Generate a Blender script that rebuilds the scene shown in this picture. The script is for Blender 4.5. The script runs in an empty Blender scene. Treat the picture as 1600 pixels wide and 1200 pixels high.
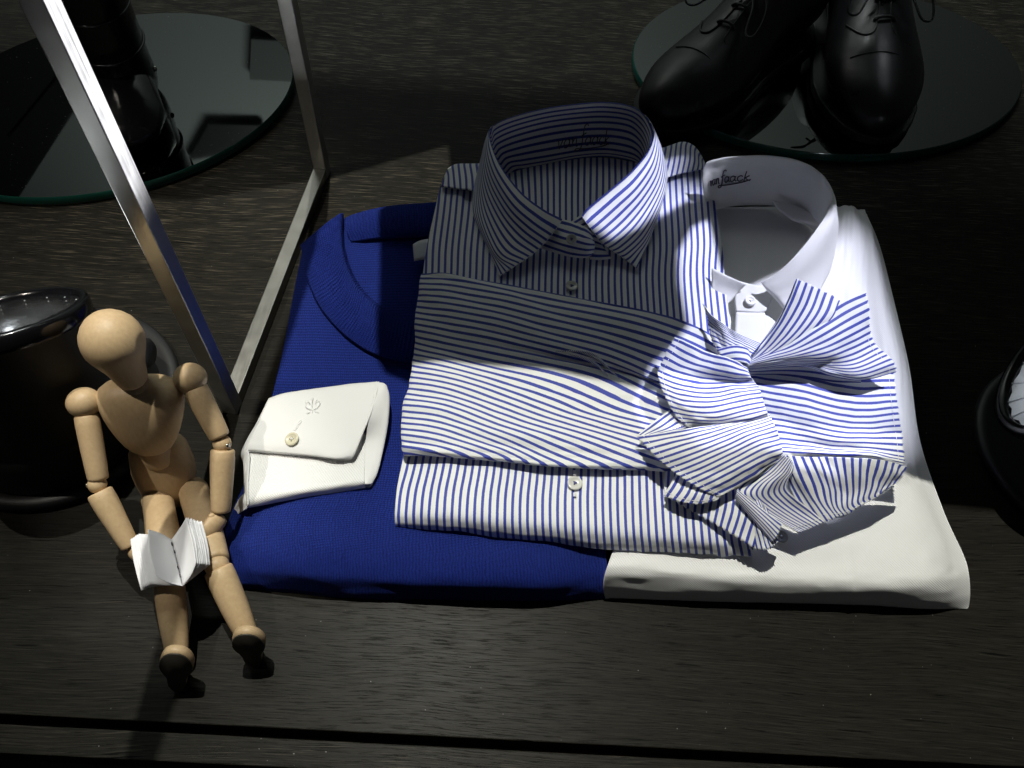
import bpy, bmesh, math, random
import numpy as np
from mathutils import Vector, Matrix, Quaternion, noise

scene = bpy.context.scene
COL = scene.collection
R = math.radians
random.seed(7)

# ------------------------------------------------------------------ camera
F = 1271.0
PITCH, ROLL, HC = R(56.15), R(3.5), 0.6
_r0 = np.array([1, 0, 0.]); _u0 = np.array([0, math.sin(PITCH), math.cos(PITCH)])
FW = np.array([0, math.cos(PITCH), -math.sin(PITCH)])
RT = math.cos(ROLL) * _r0 + math.sin(ROLL) * _u0
UP = -math.sin(ROLL) * _r0 + math.cos(ROLL) * _u0
CP = np.array([0, 0, HC])
cam_d = bpy.data.cameras.new('camera'); cam = bpy.data.objects.new('camera', cam_d); COL.objects.link(cam)
cam_d.sensor_width = 36; cam_d.lens = 36 * F / 1600; cam_d.clip_start = 0.01; cam_d.clip_end = 50
m = Matrix.Identity(4)
for i in range(3):
    m[i][0] = RT[i]; m[i][1] = UP[i]; m[i][2] = -FW[i]; m[i][3] = CP[i]
cam.matrix_world = m
scene.camera = cam
scene.render.resolution_x, scene.render.resolution_y = 1024, 768

def P(x, y, z=0.0):
    """point of the place at height z above the table that lies on the sight line through (x, y)"""
    d = (x - 800) / F * RT - (y - 600) / F * UP + FW
    return CP + d * (z - HC) / d[2]

# ------------------------------------------------------------------ world, exposure, lamps
w = bpy.data.worlds.new('World'); scene.world = w; w.use_nodes = True
w.node_tree.nodes['Background'].inputs[0].default_value = (0.86, 0.91, 1.0, 1)
w.node_tree.nodes['Background'].inputs[1].default_value = 0.018
scene.view_settings.view_transform = 'Standard'; scene.view_settings.look = 'None'
scene.view_settings.exposure = 0; scene.view_settings.gamma = 1

def spot(name, loc, tgt, power, color, cone, blend, radius):
    d = bpy.data.lights.new(name, 'SPOT'); o = bpy.data.objects.new(name, d); COL.objects.link(o)
    d.energy = power; d.color = color; d.spot_size = R(cone); d.spot_blend = blend; d.shadow_soft_size = radius
    o.location = loc
    o.rotation_euler = (Vector(tgt) - Vector(loc)).to_track_quat('-Z', 'Y').to_euler()
    return o
LA = np.array([-0.25, 1.0, 2.9])
LB = np.array([1.02, 1.30, 1.75])
spot('warm_spot', LA, (0.07, 0.44, 0), 320, (1.0, 0.985, 0.89), 25, 0.75, 0.008)
spot('second_warm_spot', (-1.0, 0.34, 2.0), (-0.265, 0.265, 0.07), 62, (1.0, 0.93, 0.82), 7.5, 0.8, 0.007)
spot('third_warm_spot', (-1.15, 0.30, 2.1), (-0.40, 0.50, 0), 75, (1.0, 0.92, 0.80), 15, 0.9, 0.009)
spot('cool_spot', LB, P(1190, 470, .05), 280, (0.80, 0.82, 1.0), 10.6, 0.12, 0.006)
spot('post_fill_spot', (1.0, 1.25, 0.95), (-0.23, 0.36, 0.34), 420, (0.9, 0.92, 1.0), 7, 0.6, 0.01)  # added spot, only brightens the right face of the steel post
def area(name, loc, tgt, power, color, sx, sy):
    d = bpy.data.lights.new(name, 'AREA'); o = bpy.data.objects.new(name, d); COL.objects.link(o)
    d.shape = 'RECTANGLE'; d.size = sx; d.size_y = sy; d.energy = power; d.color = color
    o.location = loc; o.rotation_euler = (Vector(tgt) - Vector(loc)).to_track_quat('-Z', 'Y').to_euler()
    return o
area('wall_fill_area', (-0.6, 2.0, 3.2), (-0.6, 3.2, 1.6), 120, (0.88, 0.95, 0.93), 1.5, 0.3)  # added area light, brightens the far wall for the mirrors
area('back_fill_area', (-0.5, 1.7, 2.4), (-0.1, 0.8, 0), 0.8, (0.92, 0.95, 1.0), 0.5, 0.5)  # added soft fill over the back of the table
area('side_sheen_fill', (-1.0, 2.4, 1.9), (-0.1, 0.6, 0), 1.0, (1.0, 0.95, 0.86), 0.5, 0.5)  # added fill, gives the wood at back left some sheen
spot('shoe_fill_spot', (0.95, 1.7, 1.8), (0.30, 0.86, 0), 6, (0.9, 0.93, 1.0), 13, 0.6, 0.03)  # added weak spot, puts highlights on the dark shoes

# ------------------------------------------------------------------ object helpers
def thing(name, label, cat, base, group=None):
    o = bpy.data.objects.new(name, None); COL.objects.link(o)
    o.empty_display_size = 0.02
    o.location = base; o['label'] = label; o['category'] = cat
    if group: o['group'] = group
    return o
def wloc(o):
    v = Vector((0, 0, 0))
    while o is not None:
        v += Vector(o.location); o = o.parent
    return v
def mesh_obj(name, verts, faces, mat, parent, smooth=True, uvs=None, solid=0, offset=0.0, sub=0, org=None, label=None):
    """verts are world points; the object's origin sits at org (default: its first ancestor's base)"""
    base = wloc(parent) if parent is not None else Vector((0, 0, 0))
    loc = Vector((0, 0, 0))
    if org is not None: loc = Vector(org) - base
    sh = np.array(base + loc)
    V = np.asarray(verts, float) - sh
    me = bpy.data.meshes.new(name)
    me.from_pydata([tuple(v) for v in V], [], [tuple(int(i) for i in f) for f in faces])
    if uvs is not None:
        l = me.uv_layers.new(name='UVMap')
        idx = np.empty(len(me.loops), int); me.loops.foreach_get('vertex_index', idx)
        l.data.foreach_set('uv', np.asarray(uvs, float)[idx].ravel())
    me.polygons.foreach_set('use_smooth', [smooth] * len(me.polygons))
    me.update()
    o = bpy.data.objects.new(name, me); COL.objects.link(o)
    o.parent = parent; o.location = loc
    if mat: me.materials.append(mat)
    if sub:
        md = o.modifiers.new('sub', 'SUBSURF'); md.levels = sub; md.render_levels = sub
    if solid:
        md = o.modifiers.new('solid', 'SOLIDIFY'); md.thickness = solid; md.offset = offset
    if label: o['label'] = label
    return o
def copy_obj(o, parent, loc, rot=None):
    c = o.copy(); COL.objects.link(c); c.parent = parent
    c.location = Vector(loc) - (wloc(parent) if parent is not None else Vector((0, 0, 0)))
    if rot is not None: c.rotation_euler = rot
    for ch in list(o.children):
        d = ch.copy(); COL.objects.link(d); d.parent = c
    return c

def cr(A, t):
    """Catmull-Rom through A (n, k) at parameters t in 0..1"""
    A = np.asarray(A, float); n = len(A)
    if n == 1: return np.repeat(A, len(t), 0)
    x = np.clip(np.asarray(t) * (n - 1), 0, n - 1 - 1e-9); i = x.astype(int); f = (x - i)[:, None]
    p0 = np.where((i > 0)[:, None], A[np.maximum(i - 1, 0)], 2 * A[0] - A[1])
    p1 = A[i]; p2 = A[i + 1]
    p3 = np.where((i < n - 2)[:, None], A[np.minimum(i + 2, n - 1)], 2 * A[-1] - A[-2])
    return 0.5 * (2 * p1 + (p2 - p0) * f + (2 * p0 - 5 * p1 + 4 * p2 - p3) * f ** 2 + (3 * p1 - p0 - 3 * p2 + p3) * f ** 3)

def surf(ctrl, s, t):
    rows = np.stack([cr(r, s) for r in ctrl], 0)          # m, ns, k
    m_, ns, k = rows.shape
    return cr(rows.reshape(m_, ns * k), t).reshape(len(t), ns, k)

def fbm(x, y, z=0.0):
    return noise.fractal(Vector((x, y, z)), 1.0, 2.0, 3)

def patch(name, parent, mat, ctrl, U=None, V=None, res=(60, 40), solid=0.0006, disp=None, skirt=None, z0=0.0, label=None, offset=0.0, pink=''):
    """a piece of cloth through a grid of control points (x, y, z); U and V are thread coordinates
    (1-D: one value per column; ('r', list): one per row; 2-D: one per point)"""
    m_ = len(ctrl); n_ = len(ctrl[0])
    C = np.array(ctrl, float)
    def grid(Q):
        if Q is None: return None
        if isinstance(Q, tuple): return np.repeat(np.array(Q[1], float)[:, None], n_, 1)
        Q = np.array(Q, float)
        return np.repeat(Q[None], m_, 0) if Q.ndim == 1 else Q
    ug, vg = grid(U), grid(V)
    nu, nv = res
    s = np.linspace(0, 1, nu); t = np.linspace(0, 1, nv)
    G = surf(C, s, t)
    W = np.zeros((nv, nu, 3))
    for j in range(nv):
        for i in range(nu): W[j, i] = P(*G[j, i])
    du = np.gradient(W, axis=1); dv = np.gradient(W, axis=0)
    N = np.cross(du, dv); L = np.linalg.norm(N, axis=2, keepdims=True); N = N / np.maximum(L, 1e-12)
    if N[..., 2].mean() < 0: N = -N
    if disp is not None:
        for j in range(nv):
            for i in range(nu): W[j, i] += N[j, i] * disp(s[i], t[j])
    def saw(e, inn):
        o = e - inn; o /= np.maximum(np.linalg.norm(o, axis=1, keepdims=True), 1e-9)
        return e + o * (np.where(np.arange(len(e)) % 4 < 2, 0.0008, -0.0002))[:, None]
    if 'r' in pink: W[:, -1] = saw(W[:, -1], W[:, -3])
    if 'l' in pink: W[:, 0] = saw(W[:, 0], W[:, 2])
    if 'b' in pink: W[-1] = saw(W[-1], W[-3])
    if 't' in pink: W[0] = saw(W[0], W[2])
    lu = np.linalg.norm(np.diff(W, axis=1), axis=2).sum(1).mean(); lv = np.linalg.norm(np.diff(W, axis=0), axis=2).sum(0).mean()
    uu = surf(ug[..., None], s, t)[..., 0] if ug is not None else np.repeat((s * lu)[None], nv, 0)
    vv = surf(vg[..., None], s, t)[..., 0] if vg is not None else np.repeat((t * lv)[:, None], nu, 1)
    verts = list(W.reshape(-1, 3)); uvs = list(np.stack([uu, vv], 2).reshape(-1, 2))
    faces = [(j * nu + i, j * nu + i + 1, (j + 1) * nu + i + 1, (j + 1) * nu + i) for j in range(nv - 1) for i in range(nu - 1)]
    if skirt:
        edges = dict(t=[i for i in range(nu)], b=[(nv - 1) * nu + i for i in range(nu)],
                     l=[j * nu for j in range(nv)], r=[j * nu + nu - 1 for j in range(nv)])
        for k in skirt:
            e = edges[k]; b0 = len(verts)
            for q in e:
                p = np.array(verts[q]); p[2] = min(z0, p[2] - 1e-4); verts.append(p); uvs.append(uvs[q])
            for a in range(len(e) - 1): faces.append((e[a], e[a + 1], b0 + a + 1, b0 + a))
    o = mesh_obj(name, verts, faces, mat, parent, uvs=uvs, solid=solid, offset=offset, label=label)
    def ev(a, b, off=0.0):
        p = surf(C, np.array([a]), np.array([b]))[0, 0]
        j = min(int(b * (nv - 1)), nv - 1); i = min(int(a * (nu - 1)), nu - 1)
        return P(*p) + N[j, i] * off
    return o, ev

def tube(name, parent, mat, pts, r, sides=6, closed=False, join=None, taper=None):
    """round strand through world points; join: (verts, faces) lists to collect into"""
    pts = [Vector(p) for p in pts]; n = len(pts)
    verts, faces = ([], []) if join is None else join
    b = len(verts); prev = None
    for i, p in enumerate(pts):
        d = (pts[(i + 1) % n if closed else min(i + 1, n - 1)] - pts[(i - 1) % n if closed else max(i - 1, 0)])
        if d.length < 1e-9: d = Vector((0, 0, 1))
        d.normalize()
        if prev is None: a = d.orthogonal().normalized()
        else:
            a = prev - d * prev.dot(d)
            a = a.normalized() if a.length > 1e-6 else d.orthogonal().normalized()
        prev = a; c = d.cross(a); rr = r * (taper(i / max(n - 1, 1)) if taper else 1)
        for k in range(sides):
            an = 2 * math.pi * k / sides
            verts.append(np.array(p + (a * math.cos(an) + c * math.sin(an)) * rr))
    for i in range(n if closed else n - 1):
        i2 = (i + 1) % n
        for k in range(sides):
            k2 = (k + 1) % sides
            faces.append((b + i * sides + k, b + i * sides + k2, b + i2 * sides + k2, b + i2 * sides + k))
    if not closed:
        faces.append(tuple(b + k for k in range(sides))[::-1]); faces.append(tuple(b + (n - 1) * sides + k for k in range(sides)))
    if join is None: return mesh_obj(name, verts, faces, mat, parent)
    return None

def spline(pts, n):
    return cr(np.array([list(p) for p in pts], float), np.linspace(0, 1, n))

def lathe(name, parent, mat, A, B, prof, wide=None, sx=1.0, sy=1.0, seg=32, power=2.0, smooth=True, org=None, bend=None, label=None, caps=(True, True)):
    """solid of revolution from A to B; prof = [(t, r)], optional (t, rx, ry); wide = direction of the x radius"""
    A = Vector(A); B = Vector(B); d = (B - A); L = d.length; d.normalize()
    x = Vector(wide) if wide is not None else d.orthogonal()
    x = (x - d * x.dot(d)).normalized(); y = d.cross(x)
    verts = []; faces = []
    for st in prof:
        t = st[0]; rx = st[1] * sx; ry = (st[2] if len(st) > 2 else st[1]) * sy
        o = A + d * (L * t)
        if bend: o = o + Vector(bend(t))
        for k in range(seg):
            an = 2 * math.pi * k / seg; c, s = math.cos(an), math.sin(an)
            cc = math.copysign(abs(c) ** (2 / power), c); ss = math.copysign(abs(s) ** (2 / power), s)
            verts.append(np.array(o + x * rx * cc + y * ry * ss))
    n = len(prof)
    for i in range(n - 1):
        for k in range(seg):
            k2 = (k + 1) % seg
            faces.append((i * seg + k, i * seg + k2, (i + 1) * seg + k2, (i + 1) * seg + k))
    if caps[0]: faces.append(tuple(range(seg))[::-1])
    if caps[1]: faces.append(tuple((n - 1) * seg + k for k in range(seg)))
    return mesh_obj(name, verts, faces, mat, parent, smooth=smooth, org=org, label=label)

def dome(t0, t1, r0, r1, pts, n0=6, n1=6):
    """profile with rounded ends: quarter-round from 0 to t0, free points, quarter-round from t1 to 1"""
    pr = []
    for i in range(n0 + 1):
        a = math.pi / 2 * i / n0; pr.append((t0 * (1 - math.cos(a)), max(r0 * math.sin(a), 1e-5)))
    pr += pts
    for i in range(n1 + 1):
        a = math.pi / 2 * i / n1; pr.append((t1 + (1 - t1) * math.sin(a), max(r1 * math.cos(a), 1e-5)))
    return pr

def box(name, parent, mat, c, ax, ay, az, hx, hy, hz, bevel=0.0, smooth=False):
    c = np.array(c, float); ax, ay, az = [np.array(a, float) / np.linalg.norm(a) for a in (ax, ay, az)]
    V = [c + ax * sx * hx + ay * sy * hy + az * sz * hz for sz in (-1, 1) for sy in (-1, 1) for sx in (-1, 1)]
    Fc = [(0, 2, 3, 1), (4, 5, 7, 6), (0, 1, 5, 4), (2, 6, 7, 3), (1, 3, 7, 5), (0, 4, 6, 2)]
    o = mesh_obj(name, V, Fc, mat, parent, smooth=smooth)
    if bevel:
        md = o.modifiers.new('bevel', 'BEVEL'); md.width = bevel; md.segments = 3
        md.harden_normals = False
    return o

# ------------------------------------------------------------------ materials
def nodes(name):
    mt = bpy.data.materials.new(name); mt.use_nodes = True
    nt = mt.node_tree; b = nt.nodes['Principled BSDF']
    return mt, nt, b
def N_(nt, typ, **kw):
    n = nt.nodes.new(typ)
    for k, v in kw.items(): setattr(n, k, v)
    return n
def math_(nt, op, a, b=None, c=None):
    n = nt.nodes.new('ShaderNodeMath'); n.operation = op
    for i, q in enumerate((a, b, c)):
        if q is None: continue
        if isinstance(q, (int, float)): n.inputs[i].default_value = q
        else: nt.links.new(q, n.inputs[i])
    return n.outputs[0]
def bump(nt, b, h, strength, dist, prev=None):
    n = nt.nodes.new('ShaderNodeBump'); n.inputs['Strength'].default_value = strength; n.inputs['Distance'].default_value = dist
    nt.links.new(h, n.inputs['Height'])
    if prev is not None: nt.links.new(prev, n.inputs['Normal'])
    nt.links.new(n.outputs[0], b.inputs['Normal'])
    return n.outputs[0]
def noise_(nt, co, scale, detail=3, rough=0.5, sc=None):
    mp = nt.nodes.new('ShaderNodeMapping'); nt.links.new(co, mp.inputs[0])
    if sc: mp.inputs['Scale'].default_value = sc
    n = nt.nodes.new('ShaderNodeTexNoise'); n.inputs['Scale'].default_value = scale
    n.inputs['Detail'].default_value = detail; n.inputs['Roughness'].default_value = rough
    nt.links.new(mp.outputs[0], n.inputs['Vector'])
    return n.outputs[0]
def coords(nt, kind='Object'):
    return nt.nodes.new('ShaderNodeTexCoord').outputs[kind]
def mixc(nt, f, a, b):
    n = nt.nodes.new('ShaderNodeMix'); n.data_type = 'RGBA'
    if isinstance(f, float): n.inputs[0].default_value = f
    else: nt.links.new(f, n.inputs[0])
    for q, k in ((a, 6), (b, 7)):
        if isinstance(q, tuple): n.inputs[k].default_value = (*q, 1)
        else: nt.links.new(q, n.inputs[k])
    return n.outputs[2]
def ramp(nt, v, pts):
    n = nt.nodes.new('ShaderNodeValToRGB'); nt.links.new(v, n.inputs[0])
    e = n.color_ramp.elements
    while len(e) < len(pts): e.new(0.5)
    for el, (p, c) in zip(e, pts): el.position = p; el.color = (*c, 1) if isinstance(c, tuple) else (c, c, c, 1)
    return n.outputs[0]

def simple(name, col, rough, metal=0.0, spec=0.5, grain=None, coat=0.0):
    mt, nt, b = nodes(name)
    b.inputs['Base Color'].default_value = (*col, 1); b.inputs['Roughness'].default_value = rough
    b.inputs['Metallic'].default_value = metal; b.inputs['Specular IOR Level'].default_value = spec
    b.inputs['Coat Weight'].default_value = coat
    if grain:
        sc, st, di = grain
        h = noise_(nt, coords(nt), sc, 4)
        bump(nt, b, h, st, di)
    return mt

def striped(name, duty=0.385):
    mt, nt, b = nodes(name)
    uv = coords(nt, 'UV'); sep = nt.nodes.new('ShaderNodeSeparateXYZ'); nt.links.new(uv, sep.inputs[0])
    ob = coords(nt)
    wob = noise_(nt, ob, 900, 2)
    u = math_(nt, 'ADD', sep.outputs[0], math_(nt, 'MULTIPLY', math_(nt, 'SUBTRACT', wob, 0.5), 0.06))
    fr = math_(nt, 'FRACT', u)
    tri = math_(nt, 'ABSOLUTE', math_(nt, 'SUBTRACT', fr, 0.5))            # 0 at the stripe's middle
    f = math_(nt, 'MULTIPLY', math_(nt, 'SUBTRACT', duty / 2 + 0.02, tri), 25.0)
    f.node.use_clamp = True
    thr = noise_(nt, ob, 1600, 2)
    blue = mixc(nt, thr, (0.030, 0.044, 0.30), (0.058, 0.086, 0.44))
    white = mixc(nt, thr, (0.76, 0.77, 0.76), (0.86, 0.87, 0.86))
    nt.links.new(mixc(nt, f, white, blue), b.inputs['Base Color'])
    b.inputs['Roughness'].default_value = 0.62; b.inputs['Specular IOR Level'].default_value = 0.3
    b.inputs['Sheen Weight'].default_value = 0.08
    p = bump(nt, b, noise_(nt, ob, 75, 3), 0.35, 0.0012)
    bump(nt, b, thr, 0.25, 0.0001, p)
    return mt
def white_twill(name, col=(0.82, 0.82, 0.81), pitch=0.00115, st=0.5):
    mt, nt, b = nodes(name)
    ob = coords(nt); sep = nt.nodes.new('ShaderNodeSeparateXYZ'); nt.links.new(ob, sep.inputs[0])
    d = math_(nt, 'ADD', math_(nt, 'MULTIPLY', sep.outputs[0], 1.0), math_(nt, 'MULTIPLY', sep.outputs[1], 0.75))
    d = math_(nt, 'ADD', d, math_(nt, 'MULTIPLY', noise_(nt, ob, 40, 2), 0.004))
    d = math_(nt, 'ADD', d, sep.outputs[2])
    sn = math_(nt, 'SINE', math_(nt, 'MULTIPLY', d, 2 * math.pi / pitch))
    c = mixc(nt, math_(nt, 'MULTIPLY_ADD', sn, 0.5, 0.5), tuple(x * 0.93 for x in col), col)
    nt.links.new(c, b.inputs['Base Color'])
    b.inputs['Roughness'].default_value = 0.6; b.inputs['Specular IOR Level'].default_value = 0.3
    p = bump(nt, b, noise_(nt, ob, 60, 3), 0.18, 0.0012)
    bump(nt, b, sn, st, 0.00008, p)
    return mt
def knit(name, rib=False):
    mt, nt, b = nodes(name)
    uv = coords(nt, 'UV'); sep = nt.nodes.new('ShaderNodeSeparateXYZ'); nt.links.new(uv, sep.inputs[0])
    ob = coords(nt); fz = noise_(nt, ob, 1500, 3, 0.7); big = noise_(nt, ob, 130, 3)
    px, py = (0.0019, 0.0019)
    ux = math_(nt, 'ADD', sep.outputs[0], math_(nt, 'MULTIPLY', big, 0.0035))
    a = math_(nt, 'ABSOLUTE', math_(nt, 'SINE', math_(nt, 'MULTIPLY', ux, math.pi / px)))
    vy = math_(nt, 'ADD', sep.outputs[1], math_(nt, 'MULTIPLY', a, 0.0007))
    c = math_(nt, 'SINE', math_(nt, 'MULTIPLY', vy, 2 * math.pi / py))
    h = math_(nt, 'ADD', math_(nt, 'MULTIPLY', a, 0.65), math_(nt, 'MULTIPLY', c, 0.35))
    h = math_(nt, 'ADD', h, math_(nt, 'MULTIPLY', fz, 2.4))
    hair = ramp(nt, noise_(nt, ob, 2600, 2, 0.6), [(0.60, 0.0), (0.72, 1.0)])
    bc = mixc(nt, ramp(nt, math_(nt, 'MULTIPLY', h, 0.42), [(0.35, 0.0), (0.95, 1.0)]), (0.004, 0.008, 0.075), (0.026, 0.056, 0.42))
    bc = mixc(nt, math_(nt, 'MULTIPLY', hair, 0.30), bc, (0.06, 0.10, 0.50))
    nt.links.new(bc, b.inputs['Base Color'])
    b.inputs['Roughness'].default_value = 0.95; b.inputs['Specular IOR Level'].default_value = 0.1
    b.inputs['Sheen Weight'].default_value = 0.12; b.inputs['Sheen Tint'].default_value = (0.15, 0.25, 1, 1)
    bump(nt, b, h, 1.0, 0.0011)
    return mt
def oak(name, k=1.0):
    mt, nt, b = nodes(name)
    ob = coords(nt)
    wv = noise_(nt, ob, 3.0, 2)
    mp = nt.nodes.new('ShaderNodeMapping'); nt.links.new(ob, mp.inputs[0])
    sep = nt.nodes.new('ShaderNodeSeparateXYZ'); nt.links.new(ob, sep.inputs[0])
    cmb = nt.nodes.new('ShaderNodeCombineXYZ')
    nt.links.new(sep.outputs[0], cmb.inputs[0]); nt.links.new(sep.outputs[2], cmb.inputs[2])
    nt.links.new(math_(nt, 'ADD', sep.outputs[1], math_(nt, 'MULTIPLY', wv, 0.045)), cmb.inputs[1])
    co = cmb.outputs[0]
    fine = noise_(nt, co, 1.0, 5, 0.65, sc=(18, 1000, 10))
    pore = noise_(nt, co, 1.0, 3, 0.55, sc=(40, 1400, 10))
    broad = noise_(nt, co, 1.0, 4, 0.6, sc=(3, 55, 3))
    patchy = noise_(nt, ob, 3.5, 3)
    f1 = ramp(nt, fine, [(0.46, 0.0), (0.62, 1.0)])
    f2 = ramp(nt, pore, [(0.34, 1.0), (0.44, 0.0)])
    c = mixc(nt, f1, (0.0135 * k, 0.0130 * k, 0.0108 * k), (0.024 * k, 0.0222 * k, 0.0175 * k))
    c = mixc(nt, ramp(nt, broad, [(0.42, 0.0), (0.62, 0.5)]), c, (0.012, 0.0115, 0.0095))
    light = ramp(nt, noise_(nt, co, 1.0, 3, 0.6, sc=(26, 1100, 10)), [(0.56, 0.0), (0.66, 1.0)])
    back = math_(nt, 'MULTIPLY_ADD', sep.outputs[1], 3.2 if k < 1.05 else 0.0, 1.1 if k < 1.05 else 0.2); back.node.use_clamp = True  # limed grain made stronger toward the back, painting in sheen there
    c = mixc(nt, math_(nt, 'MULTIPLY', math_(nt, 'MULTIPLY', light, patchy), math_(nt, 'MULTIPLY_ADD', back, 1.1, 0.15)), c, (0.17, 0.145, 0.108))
    c = mixc(nt, f2, c, (0.006, 0.006, 0.006))
    dash = ramp(nt, noise_(nt, co, 1.0, 2, 0.5, sc=(26, 480, 10)), [(0.30, 1.0), (0.37, 0.0)])
    c = mixc(nt, math_(nt, 'MULTIPLY', dash, 0.85), c, (0.003, 0.003, 0.003))
    dust = ramp(nt, noise_(nt, ob, 420, 1, 0.4), [(0.79, 0.0), (0.83, 1.0)])
    c = mixc(nt, math_(nt, 'MULTIPLY', dust, 0.6), c, (0.30, 0.29, 0.27))
    nt.links.new(c, b.inputs['Base Color'])
    rr = ramp(nt, fine, [(0.3, 0.30), (0.7, 0.40)]); nt.links.new(rr, b.inputs['Roughness'])
    b.inputs['Specular IOR Level'].default_value = 0.045
    h = math_(nt, 'SUBTRACT', math_(nt, 'MULTIPLY', fine, 0.9), math_(nt, 'MULTIPLY', f2, 0.8))
    bump(nt, b, h, 0.5, 0.00012)
    return mt
def beech(name):
    mt, nt, b = nodes(name)
    ob = coords(nt)
    g = noise_(nt, ob, 1.0, 4, 0.6, sc=(420, 420, 35)); bl = noise_(nt, ob, 38, 3)
    c = mixc(nt, g, (0.40, 0.28, 0.15), (0.61, 0.455, 0.265))
    c = mixc(nt, math_(nt, 'MULTIPLY', bl, 0.45), c, (0.47, 0.32, 0.19))
    sp = ramp(nt, noise_(nt, ob, 1.0, 2, sc=(700, 700, 160)), [(0.72, 0.0), (0.78, 1.0)])
    c = mixc(nt, math_(nt, 'MULTIPLY', sp, 0.45), c, (0.22, 0.12, 0.06))
    nt.links.new(c, b.inputs['Base Color']); b.inputs['Roughness'].default_value = 0.48
    b.inputs['Specular IOR Level'].default_value = 0.35
    bump(nt, b, g, 0.15, 0.0003)
    return mt
def brushed(name, axis):
    mt, nt, b = nodes(name)
    ob = coords(nt); sc = [1500, 1500, 1500]; sc[axis] = 14
    g = noise_(nt, ob, 1.0, 3, 0.6, sc=tuple(sc)); bl = noise_(nt, ob, 60, 4)
    c = mixc(nt, bl, (0.19, 0.187, 0.17), (0.31, 0.305, 0.285)) if axis == 1 else mixc(nt, bl, (0.44, 0.43, 0.40), (0.60, 0.59, 0.56)); nt.links.new(c, b.inputs['Base Color'])
    b.inputs['Metallic'].default_value = 1.0
    rr = ramp(nt, math_(nt, 'MULTIPLY_ADD', g, 0.7, math_(nt, 'MULTIPLY', bl, 0.3)), [(0.3, 0.28), (0.7, 0.44)]); nt.links.new(rr, b.inputs['Roughness'])
    bump(nt, b, g, 0.25, 0.0001)
    if axis == 1: return mt
    b.inputs['Anisotropic'].default_value = 0.8
    tn = nt.nodes.new('ShaderNodeTangent'); tn.direction_type = 'RADIAL'; tn.axis = 'Z' if axis == 2 else 'Y'
    nt.links.new(tn.outputs[0], b.inputs['Tangent']); b.inputs['Anisotropic Rotation'].default_value = 0.25
    return mt
def leather(name, rough=0.32):
    mt, nt, b = nodes(name)
    ob = coords(nt)
    b.inputs['Base Color'].default_value = (0.006, 0.006, 0.007, 1)
    n1 = noise_(nt, ob, 30, 4); rr = ramp(nt, n1, [(0.3, rough * 0.8), (0.7, rough * 1.4)])
    nt.links.new(rr, b.inputs['Roughness'])
    vo = nt.nodes.new('ShaderNodeTexVoronoi'); vo.inputs['Scale'].default_value = 900; nt.links.new(ob, vo.inputs['Vector'])
    p = bump(nt, b, n1, 0.25, 0.003); bump(nt, b, vo.outputs['Distance'], 0.12, 0.0002, p)
    return mt
def mirror_glass(name):
    mt, nt, b = nodes(name)
    ob = coords(nt)
    b.inputs['Base Color'].default_value = (0.098, 0.107, 0.102, 1); b.inputs['Metallic'].default_value = 1
    sm = noise_(nt, ob, 12, 4); d = ramp(nt, noise_(nt, ob, 480, 1), [(0.76, 0.0), (0.80, 1.0)])
    rr = math_(nt, 'ADD', math_(nt, 'MULTIPLY', sm, 0.05), math_(nt, 'MULTIPLY', d, 0.5)); nt.links.new(rr, b.inputs['Roughness'])
    return mt

M_STR = striped('striped_cotton'); M_WHT = white_twill('white_cotton'); M_TWL = white_twill('white_twill', pitch=0.0021, st=1.0)
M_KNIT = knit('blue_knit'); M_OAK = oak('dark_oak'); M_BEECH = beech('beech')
M_BRV = brushed('brushed_steel_upright', 2); M_BRH = brushed('brushed_steel_rail', 1)
M_LEA = leather('black_leather'); M_PAT = leather('patent_leather', 0.12); M_MIR = mirror_glass('mirror_glass')
M_EDGE = simple('green_glass_edge', (0.006, 0.065, 0.048), 0.12, 0, 0.8)
M_BLK = simple('black_paint', (0.003, 0.003, 0.0035), 0.6, 0, 0.5, (900, 0.3, 0.0002))
M_BLK2 = simple('black_ring_paint', (0.014, 0.014, 0.015), 0.45, 0, 0.4, (1500, 0.5, 0.0002))
M_RIM = simple('black_gloss_rim', (0.004, 0.004, 0.005), 0.16, 0, 0.5, (700, 0.15, 0.0002))
M_DARK = simple('dark_matte', (0.015, 0.015, 0.015), 0.7)
M_PAPER = simple('paper', (0.78, 0.78, 0.80), 0.8, 0, 0.2, (300, 0.3, 0.0004))
M_INK = simple('dark_thread', (0.02, 0.02, 0.03), 0.7)
M_BTHR = simple('blue_thread', (0.03, 0.04, 0.25), 0.7)
M_WTHR = simple('white_thread', (0.85, 0.85, 0.85), 0.6)
M_PEARL = simple('pearl_button', (0.62, 0.62, 0.57), 0.18, 0, 0.6, (150, 0.3, 0.0004), 0.4)
M_GREYB = simple('grey_button', (0.42, 0.42, 0.40), 0.3)
M_CREAM = simple('cream_button', (0.66, 0.62, 0.46), 0.25, 0, 0.5, (200, 0.3, 0.0003), 0.3)
M_WBUT = simple('white_button', (0.85, 0.85, 0.85), 0.25)
M_RIVET = simple('rivet_steel', (0.5, 0.48, 0.45), 0.25, 1.0)
M_SOLE = simple('shaded_sole', (0.035, 0.03, 0.022), 0.6)  # soles darkened in colour as shade on the side away from light
M_LACE = simple('lace', (0.012, 0.012, 0.013), 0.55)
M_PRINT = simple('brand_print', (0.07, 0.06, 0.09), 0.7)
M_WALL = simple('wall_paint', (0.24, 0.255, 0.245), 0.8)
M_TRIM = simple('wall_trim', (0.015, 0.015, 0.015), 0.5)
M_TRIM2 = simple('grey_trim', (0.09, 0.095, 0.09), 0.7)
M_LTRIM = simple('light_trim', (0.35, 0.37, 0.35), 0.5)
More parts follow.
